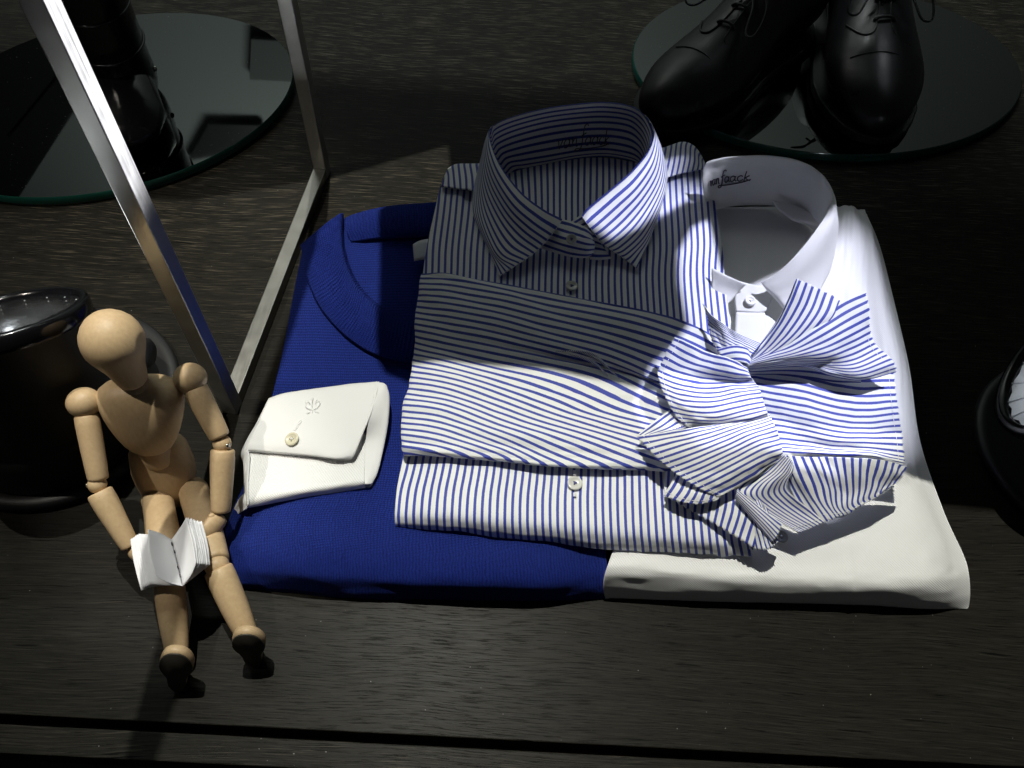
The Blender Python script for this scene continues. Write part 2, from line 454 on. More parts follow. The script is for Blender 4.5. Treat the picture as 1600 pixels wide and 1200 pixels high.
M_TAG = simple('fabric_tag', (0.55, 0.56, 0.60), 0.8)

# ------------------------------------------------------------------ the setting behind: floor and shop wall seen only in the mirrors
def quad(name, pts, mat, parent=None, kind=None):
    o = mesh_obj(name, pts, [(0, 1, 2, 3)], mat, parent, smooth=False)
    if kind: o['kind'] = kind
    return o
quad('floor', [(-4, -3, -0.9), (4, -3, -0.9), (4, 4, -0.9), (-4, 4, -0.9)], M_DARK, kind='structure')

# ------------------------------------------------------------------ table
YAW = R(0.5)
tx = np.array([math.cos(YAW), math.sin(YAW), 0]); ty = np.array([-math.sin(YAW), math.cos(YAW), 0]); Z = np.array([0, 0, 1.])
table = thing('display_table', 'dark stained oak display table with a grooved front edge under the folded clothes', 'table', (0, 0.7, -0.9))
e0 = np.array([0, 0.1082, 0])
def slab(name, y0, y1, ztop, th, mat, x0=-1.3, x1=1.3, bev=0.0008):
    c = e0 + tx * (x0 + x1) / 2 + ty * (y0 + y1) / 2 + Z * (ztop - th / 2)
    return box(name, table, mat, c, tx, ty, Z, (x1 - x0) / 2, (y1 - y0) / 2, th / 2, bev)
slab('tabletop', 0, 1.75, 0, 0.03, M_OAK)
slab('front_rail', -0.0243, -0.0062, -0.0005, 0.03, oak('dark_oak_rail', 1.1))
slab('inner_frame', -0.006, 1.7, -0.032, 0.05, M_DARK)
for sx in (-1.2, 1.2):
    for sy in (0.05, 1.6):
        c = e0 + tx * sx + ty * sy + Z * (-0.06 - 0.42)
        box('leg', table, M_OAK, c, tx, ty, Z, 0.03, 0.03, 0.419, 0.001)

# ------------------------------------------------------------------ shirts, sweater : body volumes
def wr(ax, ay, amp, seed, ex=1.0):
    return lambda s, t: amp * fbm(s * ax + seed, t * ay + seed * 1.7, seed)
def addz(rows, zs):
    return [[(p[0], p[1], (z if len(p) < 3 else p[2])) for p in r] for r, z in zip(rows, zs)]

sweater = thing('blue_sweater', 'folded royal blue knitted pullover with ribbed neckline, lying left of the striped shirt', 'sweater', P(640, 640, 0))
body = addz([
    [(476, 380, .02), (500, 366), (545, 338), (620, 322), (700, 317), (770, 317)],
    [(470, 402, .026), (520, 400), (580, 396, .028), (640, 394, .024), (700, 392, .024), (765, 392, .026)],
    [(455, 480, .026), (520, 480), (590, 480, .032), (650, 480, .030), (715, 480, .030), (785, 480, .03)],
    [(438, 570, .026), (510, 570), (585, 570), (660, 570), (740, 570), (820, 570)],
    [(414, 660, .026), (500, 660), (590, 660), (680, 660), (770, 660), (860, 660)],
    [(388, 740, .026), (480, 745), (580, 745), (690, 750), (800, 755), (900, 760)],
    [(361, 800, .024), (450, 805), (560, 810), (690, 825), (820, 840), (942, 845, .028)],
    [(347, 850, .022), (450, 858), (560, 866), (690, 876), (825, 882), (947, 872, .028)],
    [(347, 880, .016), (450, 894), (560, 902), (690, 910), (828, 914), (949, 898, .022)],
    [(353, 908, .008), (452, 916), (560, 923), (690, 928), (830, 932), (949, 922, .012)],
    [(360, 920, .001), (455, 927), (560, 933), (690, 936), (832, 939), (945, 936, .001)]],
    [.030, .034, .036, .036, .036, .036, .036, .035, .027, .013, .001])
patch('knitted_body', sweater, M_KNIT, body, res=(180, 180), solid=0, skirt='tlr', disp=wr(3, 4, 0.0022, 3.1))
# back-of-neck ribbing
def ribs(n, amp, axis='s', seed=1.0):
    if axis == 's': return lambda s, t: amp * math.sin(s * n * 2 * math.pi) * (0.3 + 0.7 * math.sin(math.pi * min(max(t, 0.0), 1.0))) + 0.0012 * fbm(s * 4, t * 2, seed)
backrib = [[(541, 340, .033), (575, 329, .035), (620, 321, .036), (690, 316, .036), (740, 315, .036)],
           [(541, 352, .036), (575, 344, .039), (620, 338, .040), (690, 334, .040), (740, 333, .040)],
           [(544, 366, .034), (578, 360, .036), (622, 356, .037), (690, 352, .037), (740, 352, .037)],
           [(549, 378, .030), (582, 374, .031), (625, 372, .031), (690, 370, .031), (740, 370, .031)]]
patch('neck_ribbing', sweater, M_KNIT, backrib, res=(360, 14), solid=0.001, disp=ribs(44, 0.0005))
frontrib = [[(470, 384, .030), (474, 406, .034), (482, 440, .037), (503, 484, .0385), (537, 522, .039), (574, 548, .039), (622, 564, .039), (690, 572, .039)],
            [(482, 372, .036), (488, 398, .0405), (497, 432, .043), (518, 474, .0445), (548, 508, .045), (582, 530, .045), (626, 546, .045), (690, 556, .045)],
            [(505, 354, .040), (510, 380, .043), (517, 416, .0455), (536, 455, .047), (560, 487, .047), (590, 510, .047), (630, 526, .047), (690, 536, .047)],
            [(530, 336, .040), (530, 362, .042), (534, 396, .044), (546, 432, .045), (566, 462, .045), (596, 488, .045), (634, 504, .045), (690, 514, .045)],
            [(536, 334, .032), (536, 362, .034), (540, 396, .035), (552, 430, .035), (572, 459, .035), (602, 484, .035), (638, 500, .035), (690, 508, .035)]]
patch('neck_ribbing', sweater, M_KNIT, frontrib, res=(520, 26), solid=0.001, disp=ribs(66, 0.00062, seed=2.0))
tag_o, _ = patch('care_tag', sweater, M_TAG, [[(645, 382, .040), (660, 375, .041), (700, 370, .041)], [(646, 396, .0405), (662, 392, .041), (700, 385, .041)], [(647, 408, .039), (664, 405, .040), (700, 400, .04)]], res=(8, 6))

white = thing('white_shirt', 'folded white shirt with open collar lying on the right, partly under the striped shirt', 'shirt', P(1240, 640, 0))
wb = addz([
    [(1060, 330), (1150, 325), (1230, 321), (1300, 320), (1335, 324), (1354, 334, .02)],
    [(1060, 390), (1150, 390), (1240, 390), (1305, 385), (1350, 372), (1375, 385, .022)],
    [(1050, 470), (1150, 470), (1240, 470), (1310, 470), (1362, 465), (1397, 470, .024)],
    [(1040, 570), (1150, 570), (1250, 570), (1330, 570), (1388, 570), (1421, 575, .024)],
    [(1020, 690), (1120, 690), (1230, 690), (1330, 690), (1402, 690), (1438, 690, .024)],
    [(980, 800), (1100, 800), (1230, 805), (1340, 805), (1430, 800), (1474, 797, .024)],
    [(955, 868), (1080, 876), (1230, 880), (1350, 880), (1450, 876), (1506, 868, .022)],
    [(947, 892), (1080, 903), (1230, 909), (1352, 911), (1455, 914), (1514, 898, .020)],
    [(944, 916), (1080, 926), (1230, 930), (1354, 933), (1456, 938), (1516, 926, .012)],
    [(946, 930), (1080, 937), (1230, 941), (1354, 944), (1454, 950), (1514, 946, .003)],
    [(952, 934), (1080, 939), (1230, 943), (1354, 946), (1454, 952), (1511, 951, .001)]],
    [.034, .036, .036, .036, .036, .036, .035, .032, .018, .006, .001])
def wdisp(s, t):
    a = 0.0022 * fbm(s * 3.2 + 5, t * 5.0, 2.2)
    if t < 0.45: a += 0.0035 * fbm((s + t * 0.6) * 9, (t - s * .5) * 2.5, 8.2) * (s > .6) 
    if t > .55: a += 0.0011 * fbm(s * 6 + 2, t * 5, 4.4) * min(1, (t - .55) * 5) + 0.0004 * fbm(s * 22, t * 9, 3.1) * min(1, (t - .55) * 4)
    a += 0.0009 * math.exp(-((s - 0.565) / 0.0035) ** 2) * (t > .55) + 0.0007 * math.exp(-((s - 0.485) / 0.003) ** 2) * (t > .72)
    return a * min(1, (1 - s) * 14) * (1 - .75 * max(0, min(1, (t - .72) / .1)))
patch('shirt_body', white, M_TWL, wb, res=(150, 170), solid=0, skirt='tlr', disp=wdisp)
inner = [[(1098, 262, .078), (1108, 253, .084), (1140, 245, .086), (1200, 243, .088), (1250, 252, .088), (1284, 273, .088), (1300, 300, .086), (1299, 318, .084)],
         [(1100, 292, .066), (1110, 280, .068), (1142, 273, .07), (1200, 272, .07), (1244, 282, .07), (1272, 302, .07), (1288, 325, .07), (1290, 338, .07)],
         [(1106, 330, .038), (1114, 327, .037), (1150, 321, .037), (1198, 320, .037), (1236, 330, .037), (1258, 347, .037), (1275, 359, .037), (1284, 366, .037)]]
wob_ = wr(7, 2, 0.0016, 4.4)
_, ev_w = patch('collar_band', white, M_WHT, inner, res=(70, 20), solid=0.0012, disp=wob_)
patch('neck_label', white, M_WHT, [[(1206, 313, .048), (1232, 318, .05), (1262, 330, .051), (1284, 346, .05)], [(1214, 326, .046), (1238, 340, .047), (1262, 346, .047), (1280, 352, .047)], [(1222, 331, .044), (1240, 345, .044), (1262, 350, .044), (1276, 355, .044)]], res=(20, 10))
leaf = [[(1283, 273, .089), (1297, 290, .089), (1300, 314, .088), (1285, 345, .084), (1254, 386, .076), (1222, 420, .066), (1196, 438, .058), (1188, 440, .056)],
        [(1290, 285, .086), (1303, 308, .085), (1305, 335, .082), (1293, 366, .077), (1266, 404, .070), (1234, 436, .062), (1208, 452, .056), (1197, 452, .054)],
        [(1296, 300, .070), (1307, 330, .066), (1308, 362, .062), (1298, 395, .058), (1276, 428, .055), (1250, 455, .053), (1225, 470, .051), (1212, 468, .049)],
        [(1294, 320, .050), (1306, 350, .046), (1306, 385, .044), (1297, 420, .044), (1280, 452, .044), (1262, 482, .045), (1245, 500, .045), (1232, 490, .044)]]
patch('collar_leaf', white, M_WHT, leaf, res=(60, 30), solid=0.0012, disp=wr(4, 2, 0.001, 9.4))
patch('collar_leaf', white, M_WHT, [[(1112, 418, .062), (1135, 430, .058), (1166, 444, .052)], [(1112, 450, .050), (1128, 455, .048), (1152, 458, .045)], [(1112, 482, .043), (1124, 482, .042), (1137, 475, .042)]], res=(20, 14), solid=0.0012)
patch('collar_stand', white, M_WHT, [[(1150, 438, .046), (1180, 446, .047), (1212, 450, .046)], [(1148, 462, .0435), (1180, 464, .0445), (1208, 462, .0435)], [(1150, 487, .0405), (1180, 489, .041), (1196, 487, .0405)]], res=(24, 18), solid=0.001)
patch('placket', white, M_WHT, [[(1150, 488, .040), (1172, 489, .041), (1195, 489, .041)], [(1148, 530, .040), (1172, 530, .041), (1196, 530, .041)], [(1148, 580, .040), (1172, 580, .041), (1197, 580, .041)]], res=(12, 20), solid=0.001)

# printed script lettering inside both collars
GLY = {
 'v': ([[(0, .46), (.06, .5), (.13, .03), (.2, .2), (.32, .5)]], .38),
 'a': ([[(.33, .42), (.2, .5), (.04, .34), (.05, .08), (.18, .02), (.32, .2), (.36, .48), (.34, .12), (.44, .04)]], .46),
 'n': ([[(0, .42), (.07, .46), (.06, .02)], [(.06, .25), (.2, .5), (.3, .4), (.3, .06), (.4, .04)]], .44),
 'L': ([[(-.02, .52), (.12, .62), (.34, .72)], [(.42, 1.12), (.34, 1.26), (.2, 1.12), (.15, .7), (.1, .1), (.02, -.22), (-.16, -.34), (-.3, -.24), (-.18, -.14), (.2, -.2), (.8, -.2), (1.5, -.1), (2.0, .12)]], .3),
 'c': ([[(.32, .42), (.2, .5), (.04, .32), (.08, .06), (.2, .02), (.36, .16)]], .38),
 'k': ([[(.1, .95), (.08, .6), (.04, .02)], [(.06, .24), (.3, .48)], [(.1, .26), (.22, .1), (.36, .02)]], .4)}
def lettering(parent, ev, s0, s1, tb, th, r):
    word = 'van Laack'; x = 0; strokes = []
    for ch in word:
        if ch == ' ': x += .12; continue
        g, wd = GLY[ch]
        for st in g: strokes.append([(x + a + b * .15, b) for a, b in st])
        x += wd
    J = ([], [])
    for st in strokes:
        pts = spline(st, 5 * len(st))
        tube('', None, None, [ev(s0 + (s1 - s0) * a / x, tb - th * b, 0.0012) for a, b in pts], r, 5, join=J)
    mesh_obj('brand_print', J[0], J[1], M_PRINT, parent)

# ------------------------------------------------------------------ the striped shirt
ss = thing('striped_shirt', 'blue and white striped shirt folded in the middle with its collar standing and sleeve across', 'shirt', P(900, 640, 0))
front = addz([
    [(688, 291, .044), (742, 297), (850, 300), (950, 292), (1043, 275), (1075, 268), (1107, 263, .044)],
    [(679, 330, .046), (740, 335), (850, 340), (950, 335), (1040, 322), (1080, 316), (1116, 310, .046)],
    [(667, 385, .046), (735, 388), (840, 392), (940, 392), (1035, 385), (1085, 378), (1127, 375, .046)],
    [(660, 435, .046), (730, 436), (830, 440), (930, 440), (1030, 436), (1090, 432), (1133, 430, .046)],
    [(652, 520, .046), (725, 520), (830, 520), (935, 520), (1030, 520), (1090, 520), (1142, 520, .046)],
    [(640, 640, .046), (720, 640), (830, 640), (935, 640), (1030, 640), (1095, 640), (1152, 640, .046)],
    [(627, 725, .046), (714, 727), (825, 733), (935, 738), (1030, 742), (1100, 745), (1160, 745, .046)],
    [(620, 765, .046), (708, 768), (822, 775), (935, 781), (1035, 788), (1105, 796), (1165, 800, .046)],
    [(617, 798, .045), (706, 803), (821, 813), (935, 824), (1036, 833), (1108, 840), (1170, 845, .045)],
    [(617, 814, .041), (705, 821), (820, 833), (935, 845), (1036, 853), (1108, 858), (1173, 862, .041)],
    [(618, 822, .036), (705, 830), (820, 843), (935, 856), (1036, 863), (1108, 867), (1174, 869, .038)],
    [(620, 822, .032), (707, 830), (822, 844), (936, 857), (1036, 864), (1108, 868), (1174, 870, .034)]],
    [.050, .053, .055, .055, .055, .055, .055, .055, .053, .046, .038, .033])
def rowU(xs, xl, ul, xr, ur):
    return [ul + (x - xl) / (xr - xl) * (ur - ul) for x in xs]
urow = []
ulr = [(1.5, 46), (1.0, 46.6), (.5, 47.2), (0, 48), (0, 48), (0.3, 48), (.6, 47.8), (.9, 47.7), (1, 47.7), (1, 47.7), (1, 47.7), (1, 47.7)]
for r_, (a, b) in zip(front, ulr): urow.append(rowU([p[0] for p in r_], r_[0][0], a, r_[-1][0], b))
def fdisp(s, t):
    a = 0.0016 * fbm(s * 9, t * 2.5, 5.0)
    a += 0.0030 * fbm(s * 16 + 3, t * 3.0, 6.0) * max(0, 0.35 - t) * 2.2
    if s > .55: a += 0.0018 * fbm(s * 22, t * 6, 1.0) * max(0, t - .75) * 4
    a += 0.0008 * math.exp(-((s - 0.572) / 0.003) ** 2) * (t > .4)
    return a * min(1, s * 15, (1 - s) * 15)
_, ev_f = patch('front_panel', ss, M_STR, front, U=urow, res=(200, 170), solid=0, skirt='tlr', z0=0.032, disp=fdisp)
# yoke folded back over the shoulders
patch('yoke', ss, M_STR, [[(700, 264, .034), (712, 257, .036), (735, 256, .038), (765, 256, .040)], [(699, 266, .040), (712, 260, .043), (735, 260, .046), (765, 260, .048)],
      [(694, 277, .046), (710, 276, .050), (735, 278, .054), (765, 280, .056)], [(689, 291, .048), (708, 294, .0535), (732, 297, .0575), (765, 302, .0600)]],
      U=[[2.6, 4, 6.5, 9.5], [2.6, 4, 6.5, 9.5], [1.6, 3.6, 6.2, 9.3], [1.2, 3.2, 5.8, 9]], res=(40, 24), solid=0.0008)
patch('yoke', ss, M_STR, [[(1010, 238, .040), (1040, 230, .038), (1066, 222, .038), (1084, 228, .036), (1096, 244, .034), (1104, 262, .034)],
                          [(1010, 242, .048), (1040, 235, .048), (1064, 228, .047), (1082, 234, .045), (1094, 248, .043), (1105, 263, .040)],
                          [(1010, 262, .056), (1040, 256, .056), (1062, 250, .055), (1080, 250, .053), (1092, 256, .050), (1106, 264, .045)],
                          [(1010, 284, .0600), (1040, 278, .0590), (1060, 272, .0575), (1078, 268, .056), (1092, 265, .053), (1107, 264, .048)]],
      U=[[34.0, 36.5, 39.5, 42, 44, 46.2], [34.0, 36.5, 39.5, 42, 44, 46.2], [34.2, 37, 39.5, 41.8, 43.6, 46.1], [35, 37.6, 39.8, 42, 43.8, 46]], res=(60, 24), solid=0.0008)
# inside back seen through the collar
patch('back_panel', ss, M_STR, [[(770, 285, .052), (800, 270, .054), (850, 258, .055), (905, 248, .056), (950, 246, .056), (990, 254, .056), (1015, 262, .056)],
                                [(790, 318, .056), (815, 312, .056), (855, 305, .056), (905, 300, .056), (950, 298, .056), (985, 300, .056), (1010, 305, .056)],
                                [(800, 360, .0565), (825, 358, .0565), (860, 355, .0565), (905, 350, .0565), (945, 350, .0565), (980, 352, .0565), (1000, 352, .0565)]],
      U=[[4.5, 8, 13, 18.6, 23.3, 27.5, 30.2], [6.4, 9.2, 13.4, 18.7, 23.3, 27.0, 29.7], [7.2, 10.1, 13.9, 18.7, 23.0, 26.6, 28.8]], res=(70, 30), solid=0.0008, disp=wr(5, 3, 0.0014, 2.7))
# inner collar band
band = [[(766, 210, .090), (772, 196, .093), (800, 183, .096), (850, 170, .098), (900, 163, .100), (945, 160, .100), (985, 166, .100), (1006, 180, .098), (1018, 204, .096), (1017, 226, .093)],
        [(770, 232, .078), (778, 222, .079), (806, 210, .080), (852, 198, .080), (900, 191, .081), (945, 189, .081), (982, 194, .081), (1001, 208, .081), (1011, 228, .080), (1010, 242, .079)],
        [(786, 264, .058), (796, 254, .058), (818, 250, .058), (855, 244, .058), (902, 236, .058), (945, 233, .058), (980, 238, .058), (997, 245, .058), (1004, 256, .058), (1002, 264, .058)],
        [(796, 276, .053), (806, 267, .053), (824, 264, .053), (857, 257, .053), (903, 248, .053), (945, 245, .053), (980, 250, .053), (995, 256, .053), (1000, 264, .053), (998, 272, .053)]]
_, ev_b = patch('collar_band', ss, M_STR, band, U=('r', [0.6, 4.3, 8.5, 10.6]), res=(90, 30), solid=0.0012, offset=0.0)
# collar leaves: fold edge first row, hem last row, columns from the nape to the front
leafL = [[(772, 196, .0945), (766, 204, .0935), (767, 222, .0930), (782, 258, .0905), (814, 300, .086), (848, 327, .081), (879, 343, .077)],
         [(768, 200, .0935), (762, 212, .0925), (763, 238, .0900), (775, 276, .0870), (802, 318, .083), (832, 345, .078), (863, 366, .073)],
         [(764, 210, .085), (757, 230, .082), (756, 262, .079), (764, 300, .076), (785, 342, .073), (808, 371, .070), (838, 393, .0665)],
         [(760, 222, .072), (752, 250, .068), (748, 288, .066), (752, 330, .066), (766, 372, .066), (782, 400, .065), (808, 414, .063)],
         [(757, 235, .062), (747, 268, .059), (740, 306, .058), (740, 334, .058), (753, 366, .059), (766, 395, .060), (781, 432, .059)]]
_, ev_ll = patch('collar_leaf', ss, M_STR, leafL, U=('r', [0.45, 2.3, 6.0, 10.0, 14.0]), res=(80, 50), solid=0.0012, disp=wr(3, 1.5, 0.0008, 7.7))
leafR = [[(1006, 178, .099), (1017, 194, .098), (1021, 214, .096), (1010, 240, .092), (983, 271, .088), (950, 299, .083), (918, 325, .079), (908, 338, .077)],
         [(1012, 186, .098), (1022, 204, .096), (1025, 226, .093), (1017, 256, .090), (993, 291, .085), (962, 320, .080), (933, 346, .075), (921, 356, .073)],
         [(1016, 200, .088), (1028, 220, .084), (1034, 246, .080), (1029, 280, .077), (1010, 316, .074), (985, 349, .070), (958, 374, .067), (944, 383, .066)],
         [(1019, 214, .072), (1033, 238, .069), (1041, 262, .067), (1038, 296, .066), (1024, 334, .066), (1004, 370, .065), (980, 394, .063), (968, 400, .062)],
         [(1021, 224, .062), (1035, 246, .060), (1042, 268, .059), (1041, 290, .058), (1031, 330, .058), (1014, 376, .059), (1003, 402, .060), (995, 419, .059)]]
_, ev_lr = patch('collar_leaf', ss, M_STR, leafR, U=('r', [0.45, 2.2, 5.6, 9.2, 12.5]), res=(80, 50), solid=0.0012, disp=wr(3, 1.5, 0.0008, 1.7))
stand = [[(862, 343, .0700), (882, 344, .073), (902, 350, .0745), (918, 358, .073), (926, 370, .069)],
         [(852, 364, .0665), (876, 370, .070), (898, 375, .072), (916, 380, .070), (928, 382, .066)],
         [(838, 386, .060), (865, 394, .062), (890, 401, .064), (914, 403, .062), (926, 397, .060)]]
patch('collar_stand', ss, M_STR, stand, U=[[.3, .1, 0, 0, .2], [2.6, 2.4, 2.3, 2.3, 2.4], [5.2, 5.1, 5, 5, 4.6]], res=(40, 24), solid=0.0014, disp=wr(4, 3, 0.0008, 5.5))
patch('collar_stand', ss, M_STR, [[(885, 352, .068), (905, 338, .074), (914, 334, .077)], [(900, 362, .067), (915, 355, .071), (924, 352, .073)], [(915, 378, .063), (928, 378, .064), (940, 382, .063)], [(922, 405, .058), (938, 406, .0585), (955, 404, .0585)]],
      U=('r', [0, 2, 4.5, 7]), res=(20, 24), solid=0.0012)

# sleeve folded across
def sl(rows, zs): return addz(rows, zs)
sleeve = [
    [(664, 437, .055), (700, 437, .057), (780, 449, .058), (860, 463, .059), (950, 480, .060), (1030, 499, .061), (1085, 520, .062), (1125, 545, .062)],
    [(659, 431, .061), (700, 433, .064), (780, 446, .066), (860, 461, .067), (950, 477, .068), (1030, 496, .068), (1085, 517, .068), (1125, 541, .068)],
    [(653, 489, .060), (700, 494, .067), (780, 509, .070), (860, 530, .071), (950, 556, .069), (1030, 590, .069), (1085, 612, .069), (1120, 630, .068)],
    [(650, 545, .060), (700, 553, .067), (780, 563, .068), (865, 573, .066), (950, 584, .064), (1030, 602, .065), (1085, 622, .067), (1120, 640, .068)],
    [(643, 600, .060), (700, 606, .066), (780, 619, .069), (860, 632, .069), (950, 643, .068), (1030, 652, .069), (1085, 662, .069), (1120, 668, .069)],
    [(633, 655, .060), (695, 660, .067), (780, 671, .069), (860, 681, .069), (950, 690, .069), (1030, 700, .069), (1085, 706, .069), (1120, 706, .069)],
    [(631, 695, .060), (690, 700, .065), (780, 708, .066), (860, 719, .066), (950, 723, .066), (1030, 725, .066), (1085, 726, .067), (1120, 728, .067)],
    [(635, 711, .056), (690, 713, .059), (780, 720, .061), (860, 729, .061), (950, 733, .061), (1030, 734, .061), (1085, 736, .061), (1120, 738, .062)],
    [(640, 709, .052), (690, 710, .054), (780, 716, .054), (860, 725, .054), (950, 729, .055), (1030, 731, .055), (1085, 733, .055), (1120, 735, .056)]]
sleeve = [[(r[0][0] + 5, r[0][1] + 1, r[0][2] - .009)] + r for r in sleeve]
su = [[-.6] * 9, [0] * 9, [6.6, 6.5, 6.4, 6.4, 6.4, 6.6, 6.8, 7, 7], [12.5, 12.5, 12.2, 11.4, 10.6, 9.6, 8.2, 7.6, 7.6], [18.6, 18.6, 18.2, 16.8, 15.2, 13.2, 12, 11.4, 11.2],
      [24.7, 24.7, 24.3, 22.2, 20.4, 18.4, 16.8, 16, 15.6], [29.3, 29.2, 28.6, 26.3, 23.6, 21, 19, 18, 17.6], [31, 30.9, 30.2, 27.4, 24.6, 21.8, 19.8, 18.8, 18.4], [31.8, 31.7, 31, 28.2, 25.4, 22.4, 20.4, 19.4, 19]]
def sdisp(s, t):
    a = 0.0024 * fbm(s * 2.2 + 1.5, (t - 0.22 * s * (t < .45)) * 11, 3.3) * min(1, s * 6)
    a += 0.0010 * fbm(s * 6, t * 14, 7.3)
    # the pinched, darted crease
    dx = (s - 0.56) / 0.13; dy = (t - (0.335 + 0.10 * (s - 0.56))) / 0.016
    a -= 0.0040 * math.exp(-dx * dx - dy * dy)
    return a * min(1, t * 12, (1 - t) * 12)
_, ev_s = patch('sleeve', ss, M_STR, sleeve, U=su, res=(220, 200), solid=0.0008, disp=sdisp)

# flared cuff, tied into a bow: each flap a part
def flap(ctrl, U, res=(70, 50), disp=None, solid=0.0008, pink=''):
    return patch('cuff_flap', ss, M_STR, ctrl, U=U, res=res, solid=solid, disp=disp, pink=pink)
stitch = ([], [])
def hem(ev, line, n=26, r=0.00022, off=0.0009):
    """a row of seam stitches; line(k) gives (s, t) for k in 0..1"""
    for i in range(n):
        a = line((i + .15) / n); b = line((i + .75) / n)
        tube('', None, None, [ev(*a, off), ev(*b, off)], r, 4, join=stitch)


# 1 big right panel
f1 = [[(1140, 560, .078), (1180, 560, .082), (1240, 560, .084), (1300, 570, .084), (1350, 576, .082), (1395, 578, .078)],
      [(1150, 590, .080), (1185, 590, .084), (1240, 597, .087), (1300, 612, .086), (1350, 618, .084), (1399, 616, .079)],
      [(1165, 630, .081), (1200, 633, .085), (1245, 642, .088), (1300, 655, .086), (1350, 660, .083), (1405, 655, .079)],
      [(1185, 668, .080), (1215, 670, .083), (1255, 676, .084), (1305, 686, .084), (1355, 688, .083), (1410, 690, .079)],
      [(1195, 690, .080), (1222, 692, .082), (1260, 695, .080), (1310, 701, .078), (1358, 704, .080), (1412, 712, .079)],
      [(1205, 702, .082), (1230, 704, .083), (1265, 706, .084), (1312, 709, .085), (1360, 711, .084), (1412, 722, .079)],
      [(1210, 712, .080), (1235, 714, .080), (1270, 715, .080), (1315, 715, .080), (1362, 717, .080), (1410, 727, .077)]]
_, e1 = flap(f1, ('r', [0, 3.4, 7.4, 11, 13.2, 15.2, 16.6]), (110, 80), wr(5, 3, 0.0012, 3.9), pink='r')
hem(e1, lambda k: (0.965, k * .85))
# 8 lower right flare
f8 = [[(1222, 712, .085), (1234, 712, .088), (1262, 714, .088), (1300, 714, .086), (1345, 716, .086), (1385, 720, .084), (1417, 730, .080)],
      [(1226, 726, .082), (1238, 726, .085), (1275, 736, .083), (1310, 740, .078), (1352, 738, .080), (1390, 738, .079), (1412, 742, .077)],
      [(1230, 750, .073), (1246, 748, .079), (1286, 760, .074), (1322, 768, .068), (1358, 760, .073), (1387, 754, .073), (1406, 751, .073)],
      [(1244, 780, .065), (1262, 776, .070), (1294, 788, .067), (1322, 790, .064), (1352, 778, .068), (1378, 768, .070), (1398, 758, .071)],
      [(1270, 821, .0575), (1288, 815, .061), (1306, 808, .062), (1324, 802, .061), (1348, 788, .065), (1371, 774, .068), (1392, 760, .070)]]
_, e8 = flap(f8, [[7, 9, 11.2, 14.2, 17.5, 20.5, 23.5], [7, 9, 11.4, 14.6, 18.2, 21.4, 24], [7, 9, 11.6, 15.4, 19, 22, 24.2], [7, 9, 11.8, 15.4, 18.8, 21.8, 24], [7, 9, 11.5, 14.6, 18, 21, 23.8]], (120, 60), wr(7, 2, 0.0012, 5.9), pink='b')
hem(e8, lambda k: (.2 + .8 * k, 0.93), 24)
f8a = [[(1221, 711, .094), (1228, 713, .093), (1234, 717, .091), (1238, 722, .089), (1240, 728, .087)],
       [(1192, 732, .085), (1206, 737, .085), (1219, 738, .086), (1230, 738, .086), (1238, 738, .085)],
       [(1158, 756, .078), (1178, 759, .079), (1198, 757, .081), (1217, 753, .082), (1231, 750, .082)],
       [(1152, 772, .075), (1172, 774, .076), (1192, 773, .076), (1212, 769, .076), (1229, 764, .077)],
       [(1176, 792, .070), (1192, 791, .070), (1208, 789, .070), (1226, 785, .070), (1244, 779, .072)],
       [(1210, 812, .065), (1222, 811, .064), (1236, 808, .064), (1250, 803, .064), (1266, 796, .066)],
       [(1247, 832, .060), (1256, 829, .059), (1266, 825, .059), (1277, 820, .060), (1288, 815, .061)]]
_, e8a = flap(f8a, [0, 2.3, 4.6, 6.8, 9], (70, 110), wr(3, 2, 0.0006, 2.9), pink='b')
hem(e8a, lambda k: (k, 0.95), 10)
# 7 dark hanging part of the sleeve end
f7 = [[(1040, 735, .058), (1080, 735, .062), (1120, 735, .066), (1160, 740, .070), (1185, 752, .071)],
      [(1038, 760, .060), (1080, 768, .064), (1122, 780, .067), (1162, 795, .067), (1190, 805, .068)],
      [(1038, 774, .061), (1078, 796, .062), (1115, 817, .061), (1150, 838, .059), (1178, 856, .056)]]
_, e7 = flap(f7, [0, 3.8, 7.4, 11, 13.6], (60, 30), wr(6, 3, 0.001, 1.9), pink='b')

f7b = [[(1150, 752, .070), (1160, 758, .074), (1172, 762, .075), (1184, 768, .073), (1196, 780, .070)],
       [(1158, 782, .066), (1172, 786, .071), (1184, 792, .072), (1194, 800, .071), (1204, 808, .068)],
       [(1166, 815, .060), (1178, 818, .065), (1190, 822, .067), (1202, 826, .067), (1212, 830, .065)],
       [(1172, 856, .052), (1184, 858, .056), (1196, 858, .059), (1208, 854, .060), (1216, 846, .060)]]
_, e7b = flap(f7b, [[0, 3, 6, 8.5, 10], [0, 2.6, 5.2, 7.6, 9.4], [0, 2, 4, 6.4, 8.6], [0, 1.6, 3.2, 5.2, 7.4]], (50, 40), wr(4, 3, 0.0012, 2.3), pink='b')

# narrow strip from the knot down to the grey button
f7c = [[(1152, 764, .079), (1175, 782, .078), (1200, 802, .075), (1222, 818, .071)],
       [(1150, 772, .077), (1172, 794, .075), (1196, 818, .072), (1214, 838, .067)],
       [(1148, 778, .073), (1168, 802, .070), (1190, 828, .067), (1206, 848, .062)]]
_, e7c = flap(f7c, ('r', [0, 3, 6]), (40, 14))
